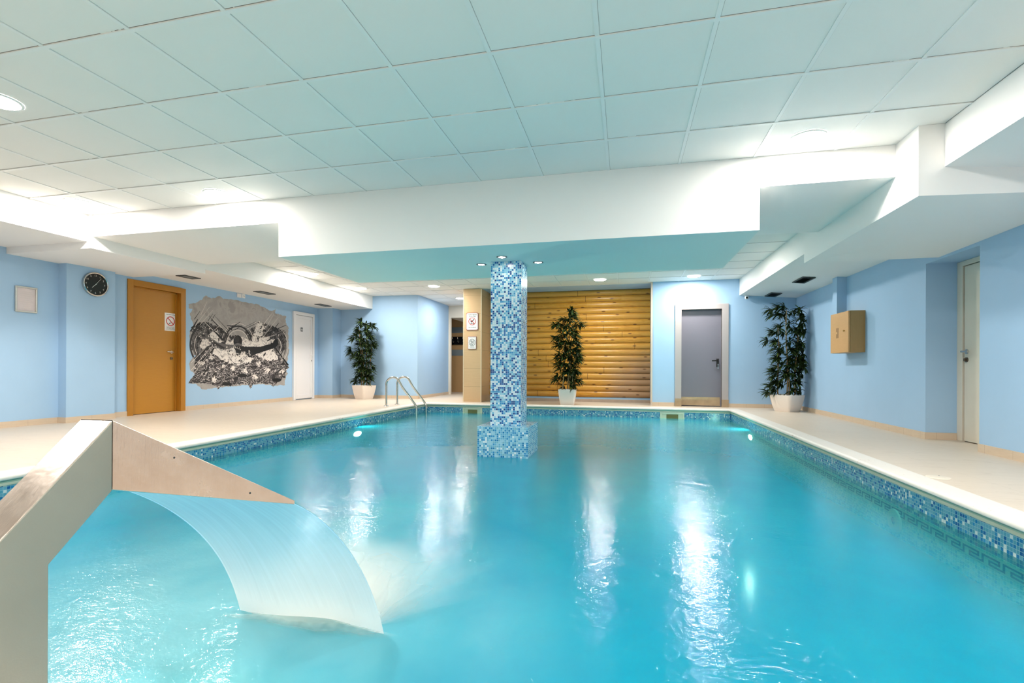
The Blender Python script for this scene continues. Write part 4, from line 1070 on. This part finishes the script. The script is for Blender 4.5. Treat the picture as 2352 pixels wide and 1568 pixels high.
# foam where it lands: low mounds and thrown spray
def mound(name, cx_, cy_, rx_, ry_, hh, mat, parent=None, nr=14, ns=48, seed=1, lean=(0, 0)):
    m = MB(); rg = random.Random(seed); ph = [rg.uniform(0, 6.28) for _ in range(4)]
    def P(r, a):
        k = 1 + .12 * math.sin(3 * a + ph[0]) + .08 * math.sin(5 * a + ph[1]) + .05 * math.sin(9 * a + ph[2])
        z = WZ + .004 + hh * (1 - r * r) ** 1.5
        return (cx_ + rx_ * k * r * math.cos(a) + lean[0] * (1 - r), cy_ + ry_ * k * r * math.sin(a) + lean[1] * (1 - r), z)
    for i in range(nr):
        for k in range(ns):
            r0, r1 = i / nr, (i + 1) / nr; a0, a1 = 2 * math.pi * k / ns, 2 * math.pi * (k + 1) / ns
            pts = [P(r0, a0), P(r1, a0), P(r1, a1), P(r0, a1)]; uv = [(a0, r0), (a0, r1), (a1, r1), (a1, r0)]
            if i == 0: pts, uv = pts[1:], uv[1:]; pts = [P(0, 0)] + [pts[0], pts[1]]; uv = [(0, 0)] + [uv[0], uv[1]]
            m.face(pts, uv)
    return m.build(name, mat, smooth=True, kind='stuff')
fo = mound('foam', cxx - .03, 1.80, .36, .25, .022, 'foam', seed=3)
tag(fo, 'white foam churning where the falling sheet meets the pool', 'foam', kind='stuff')
m = MB()
for L_, (h_, r_, y_) in enumerate(((.10, .62, 1.60), (.17, .48, 1.62), (.05, .85, 1.60), (.22, .30, 1.64))):
    NA, NR = 30, 10
    def P(i_, k_):
        a = R(18 + 144 * i_ / NA); r = r_ * k_ / NR * (1 + .10 * math.sin(i_ * 1.7 + L_) + .06 * math.sin(i_ * 3.1 + L_ * 2)); f_ = k_ / NR
        return (cxx + .02 + .26 * math.cos(a) + r * math.cos(a) * .9, y_ + r * math.sin(a), WZ + .006 + h_ * (1 - (1 - f_) ** 2) * .9 + .002 * L_)
    for i_ in range(NA):
        for k_ in range(NR):
            q_ = [(i_, k_), (i_ + 1, k_), (i_ + 1, k_ + 1), (i_, k_ + 1)]
            ed = lambda a: 1 - math.sin(math.pi * a / NA) ** .6
            m.face([P(*c_) for c_ in q_], [(c_[0] * .35 + L_ * 3, min(1, c_[1] / NR + .95 * ed(c_[0]))) for c_ in q_])
st_ = mound('foam_edge', cxx, 1.575, .34, .06, .02, 'foam', parent=fo, nr=6, seed=9); st_.parent = fo
sp_ = m.build('spray', 'spray', fo, smooth=True); sp_['kind'] = 'stuff'

# water surface, leaving the plinth dry
m = MB(); g = .001
xs_ = [PX0 + g, -1.5437, -.9899, PX1 - g]; ys_ = [PY0 + g, 4.985, 5.56, PY1 - g]
for i in range(3):
    for k in range(3):
        if i == 1 and k == 1: continue
        m.face([(xs_[i], ys_[k], WZ), (xs_[i + 1], ys_[k], WZ), (xs_[i + 1], ys_[k + 1], WZ), (xs_[i], ys_[k + 1], WZ)])
tag(m.build('pool_water', 'water', merge=False), 'rippling turquoise water filling the swimming pool', 'water', kind='stuff')

# ================================================================== BAMBOO PLANTS
def plant(label, px, py, wt, wb_, hp, rot, sprays, canes, seed, xmax=9, ymax=99):
    rg = random.Random(seed)
    root = thing('potted_bamboo', label, 'potted plant', (px, py, 0), 'potted bamboo plants')
    def sq(w_, z, rnd):
        pts = []
        for sx, sy, a0 in ((1, 1, 0), (-1, 1, 90), (-1, -1, 180), (1, -1, 270)):
            for k in range(6):
                a = R(a0 + 18 * k); x_, y_ = sx * (w_ / 2 - rnd) + rnd * math.cos(a), sy * (w_ / 2 - rnd) + rnd * math.sin(a)
                c_, s__ = math.cos(rot), math.sin(rot); pts.append((px + x_ * c_ - y_ * s__, py + x_ * s__ + y_ * c_, z))
        return pts
    m = MB(); prof = [(wb_ * .97, 0, .03), (wb_, .012, .035), (wb_ + (wt - wb_) * .45, hp * .35, .045), (wb_ + (wt - wb_) * .85, hp * .75, .05), (wt, hp, .05), (wt - .03, hp, .045), (wt - .04, hp - .04, .04)]
    rings = [sq(*q_) for q_ in prof]
    for r0, r1 in zip(rings, rings[1:]):
        for k in range(24): m.face([r0[k], r0[(k + 1) % 24], r1[(k + 1) % 24], r1[k]])
    m.face(rings[0][::-1])
    m.build('planter', 'pot', root, smooth=True)
    m = MB()
    for k in range(110):
        a, b_ = rg.uniform(-1, 1) * (wt / 2 - .035), rg.uniform(-1, 1) * (wt / 2 - .035); c_, s__ = math.cos(rot), math.sin(rot)
        x_, y_ = px + a * c_ - b_ * s__, py + a * s__ + b_ * c_; r = rg.uniform(.014, .024); z = hp - .02 + rg.uniform(0, .02)
        top = (x_, y_, z + r * .8); rim = [(x_ + r * rg.uniform(.8, 1.1) * math.cos(R(60 * j)), y_ + r * rg.uniform(.8, 1.1) * math.sin(R(60 * j)), z) for j in range(6)]
        bot = (x_, y_, z - r * .6)
        for j in range(6): m.face([rim[j], rim[(j + 1) % 6], top]); m.face([rim[(j + 1) % 6], rim[j], bot])
    pb = m.build('pebbles', 'pebble', root, smooth=True); pb['kind'] = 'stuff'
    axis = []
    for (bx, tx, top) in canes:
        m = MB(); yb = rg.uniform(-.06, .06); pts = []; rr = []
        N = 14
        for k in range(N + 1):
            f_ = k / N; x_ = px + bx + (tx - bx) * f_ + .012 * math.sin(f_ * 6 + bx * 20)
            pts.append((min(x_, xmax), py + yb * (1 + f_ * .5), hp - .03 + (top - hp) * f_)); rr.append(.0125 * (1 - .5 * f_) * (1.18 if k % 3 == 0 else 1))
        m.tube(pts, rr, 8); m.build('cane', 'cane', root, smooth=True); axis.append((bx, tx, top, yb))
    for (bx_, tx_, top_, yb_) in axis:
        zc_ = hp + .25
        while zc_ < top_ + .04:
            f_ = (zc_ - hp) / (top_ - hp); sprays = sprays + [(bx_ + (tx_ - bx_) * f_ + rg.uniform(-.08, .08), zc_)]; zc_ += .15
    m = MB()
    def leaf(o_, d, up, L, w_):
        side = d.cross(up).normalized(); up2 = side.cross(d).normalized()
        pts = []
        for f_, ww, dz in ((0, .12, 0), (.22, .8, .01), (.5, 1.0, .0), (.78, .55, -.05), (1, 0, -.16)):
            c_ = o_ + d * (L * f_) + Vector((0, 0, dz * L)); pts.append((c_, ww * w_ / 2))
        for (c0, w0), (c1, w1) in zip(pts, pts[1:]):
            l0, r0, l1, r1 = c0 + side * w0 + up2 * w0 * .25, c0 - side * w0 + up2 * w0 * .25, c1 + side * w1 + up2 * w1 * .25, c1 - side * w1 + up2 * w1 * .25
            if w1 > 0: m.face([c0, l0, l1, c1]); m.face([r0, c0, c1, r1])
            else: m.face([c0, l0, c1]); m.face([r0, c0, c1])
    for (sx, sz) in sprays:
        ox = px + sx; yy = py + rg.uniform(-.13, .13); ox = min(ox, xmax)
        # branch back to the nearest cane
        best = min(axis, key=lambda a: abs(a[0] + (a[1] - a[0]) * min(1, sz / a[2]) - sx) + (.5 if a[2] < sz - .1 else 0))
        f_ = min(1, max(0, (sz - .12 - hp) / (best[2] - hp))); cx_ = px + best[0] + (best[1] - best[0]) * f_
        root_p = Vector((min(cx_, xmax), py + best[3], hp + (best[2] - hp) * f_)); tip = Vector((ox, min(yy, ymax), sz))
        mid = (root_p + tip) / 2 + Vector((0, 0, .03))
        m.tube([root_p, mid, tip], .0025, 4, caps=False)
        out = Vector((tip.x - px, (tip.y - py) * 1.2, .04)); out = out.normalized() if out.length > .03 else Vector((0, -.5, .8)).normalized()
        for k in range(rg.randint(16, 21)):
            a = rg.uniform(-1.5, 1.5); e = rg.uniform(-.75, .65)
            d = Matrix.Rotation(a, 3, 'Z') @ Vector((out.x, out.y, 0))
            if d.length < .05: d = Vector((math.cos(a * 2), math.sin(a * 2), 0))
            d = d.normalized(); d = (d + Vector((0, 0, e))).normalized()
            L = rg.uniform(.13, .21); o_ = tip + (root_p - tip) * rg.uniform(0, .35) * min(1, .12 / max(.05, (root_p - tip).length))
            end = o_ + d * L
            if end.x > xmax + .03: d.x = -abs(d.x) * .3; d.normalize()
            if end.y > ymax: d.y = -abs(d.y); d.normalize()
            leaf(o_, d, Vector((rg.uniform(-.4, .4), rg.uniform(-.4, .1), 1)).normalized(), L, rg.uniform(.028, .040))
    m.build('foliage', 'leaf', root, merge=False)
    return root
def cv(l, cx_, fl, k): return [((a - cx_) / k, (fl - b_) / k) for a, b_ in l]
RIGHT = [(150,150),(200,240),(270,120),(300,230),(360,100),(400,180),(500,180),(560,170),(430,260),(600,280),(650,300),(680,370),(560,400),(520,470),(620,480),(330,370),(260,440),(200,460),(430,440),(130,580),(250,600),(330,620),(420,620),(500,640),(600,620),(690,640),(270,730),(350,720),(450,720),(560,740),(640,760),(240,840),(330,830),(430,830),(560,850),(660,850),(700,880),(300,930),(420,920),(540,940),(640,950),(720,930),(220,1000),(300,1010),(400,1000),(540,1020),(620,1040),(200,1060),(600,1120),(250,1130),(330,1100),(430,1060),(480,1130),(180,1190),(240,1220),(150,1290),(230,1280),(440,1260),(540,1240),(620,1260),(340,1180)]
LEFT = [(330,150),(400,100),(430,170),(500,160),(560,200),(620,220),(640,190),(340,240),(330,300),(250,380),(260,430),(250,460),(340,400),(420,350),(520,280),(520,370),(600,350),(640,400),(560,420),(440,440),(360,480),(320,550),(540,500),(620,520),(670,520),(660,560),(600,580),(150,620),(110,690),(180,700),(170,770),(260,700),(340,640),(420,680),(520,620),(620,680),(600,760),(330,760),(300,850),(380,860),(350,900),(450,820),(540,860),(600,940),(640,1010),(400,960),(480,960),(540,1000),(380,1030),(310,1090),(380,1120),(270,1180),(260,1220),(400,1200),(520,1130),(590,1150),(550,1200),(460,1050)]
MID = [(430,120),(480,100),(470,150),(420,200),(300,230),(360,240),(460,240),(510,220),(190,330),(250,310),(300,340),(360,330),(430,310),(520,310),(580,310),(610,330),(280,400),(360,400),(430,400),(510,400),(500,470),(530,480),(270,490),(330,480),(180,530),(240,540),(300,570),(370,560),(220,620),(290,630),(360,640),(430,600),(500,590),(550,560),(560,620),(500,680),(570,720),(600,790),(540,760),(480,740),(260,740),(220,800),(280,800),(350,770),(400,790),(440,830),(530,840),(580,830),(200,910),(260,900),(330,880),(370,900),(270,960),(440,940),(510,950),(400,1000),(450,1040),(530,1010),(230,1060),(180,1120),(250,1110),(310,1130),(360,1100),(430,1120),(530,1130),(590,1140),(450,1190),(500,1200),(330,1210)]
def shrink(l, cx_, top, k=.86): return [(cx_ + (a - cx_) * k, b_ + (20 if b_ < 200 else 0)) for a, b_ in l]
plant('potted bamboo in the right corner between the grey door and the wall cabinet', 2.845, 9.66, .43, .31, .295, R(38), cv(shrink(RIGHT, 400, 0), 400, 1540, 738),
      [(-.13, -.13, 1.55), (0, -.01, 1.86), (.12, .16, 1.45), (.02, .05, 1.0)], 21, xmax=3.12, ymax=10.2)
plant('potted bamboo in the left corner between the white door and the ladder', -6.145, 10.60, .43, .31, .33, R(-20), cv(shrink(LEFT, 470, 0), 470, 1530, 741),
      [(-.06, -.13, 1.7), (-.02, -.05, 1.5), (.04, .05, 1.85), (.12, .14, 1.4), (0, 0, 1.1)], 22, xmax=9, ymax=10.9)
plant('potted bamboo in front of the log wall, right of the mosaic column', -1.175, 10.13, .37, .28, .32, R(3), cv(shrink(MID, 400, 0), 400, 1490, 691),
      [(0, .06, 1.9), (.03, .09, 1.5), (-.08, -.06, 1.3), (.08, .2, 1.2)], 23, xmax=9, ymax=11.0)
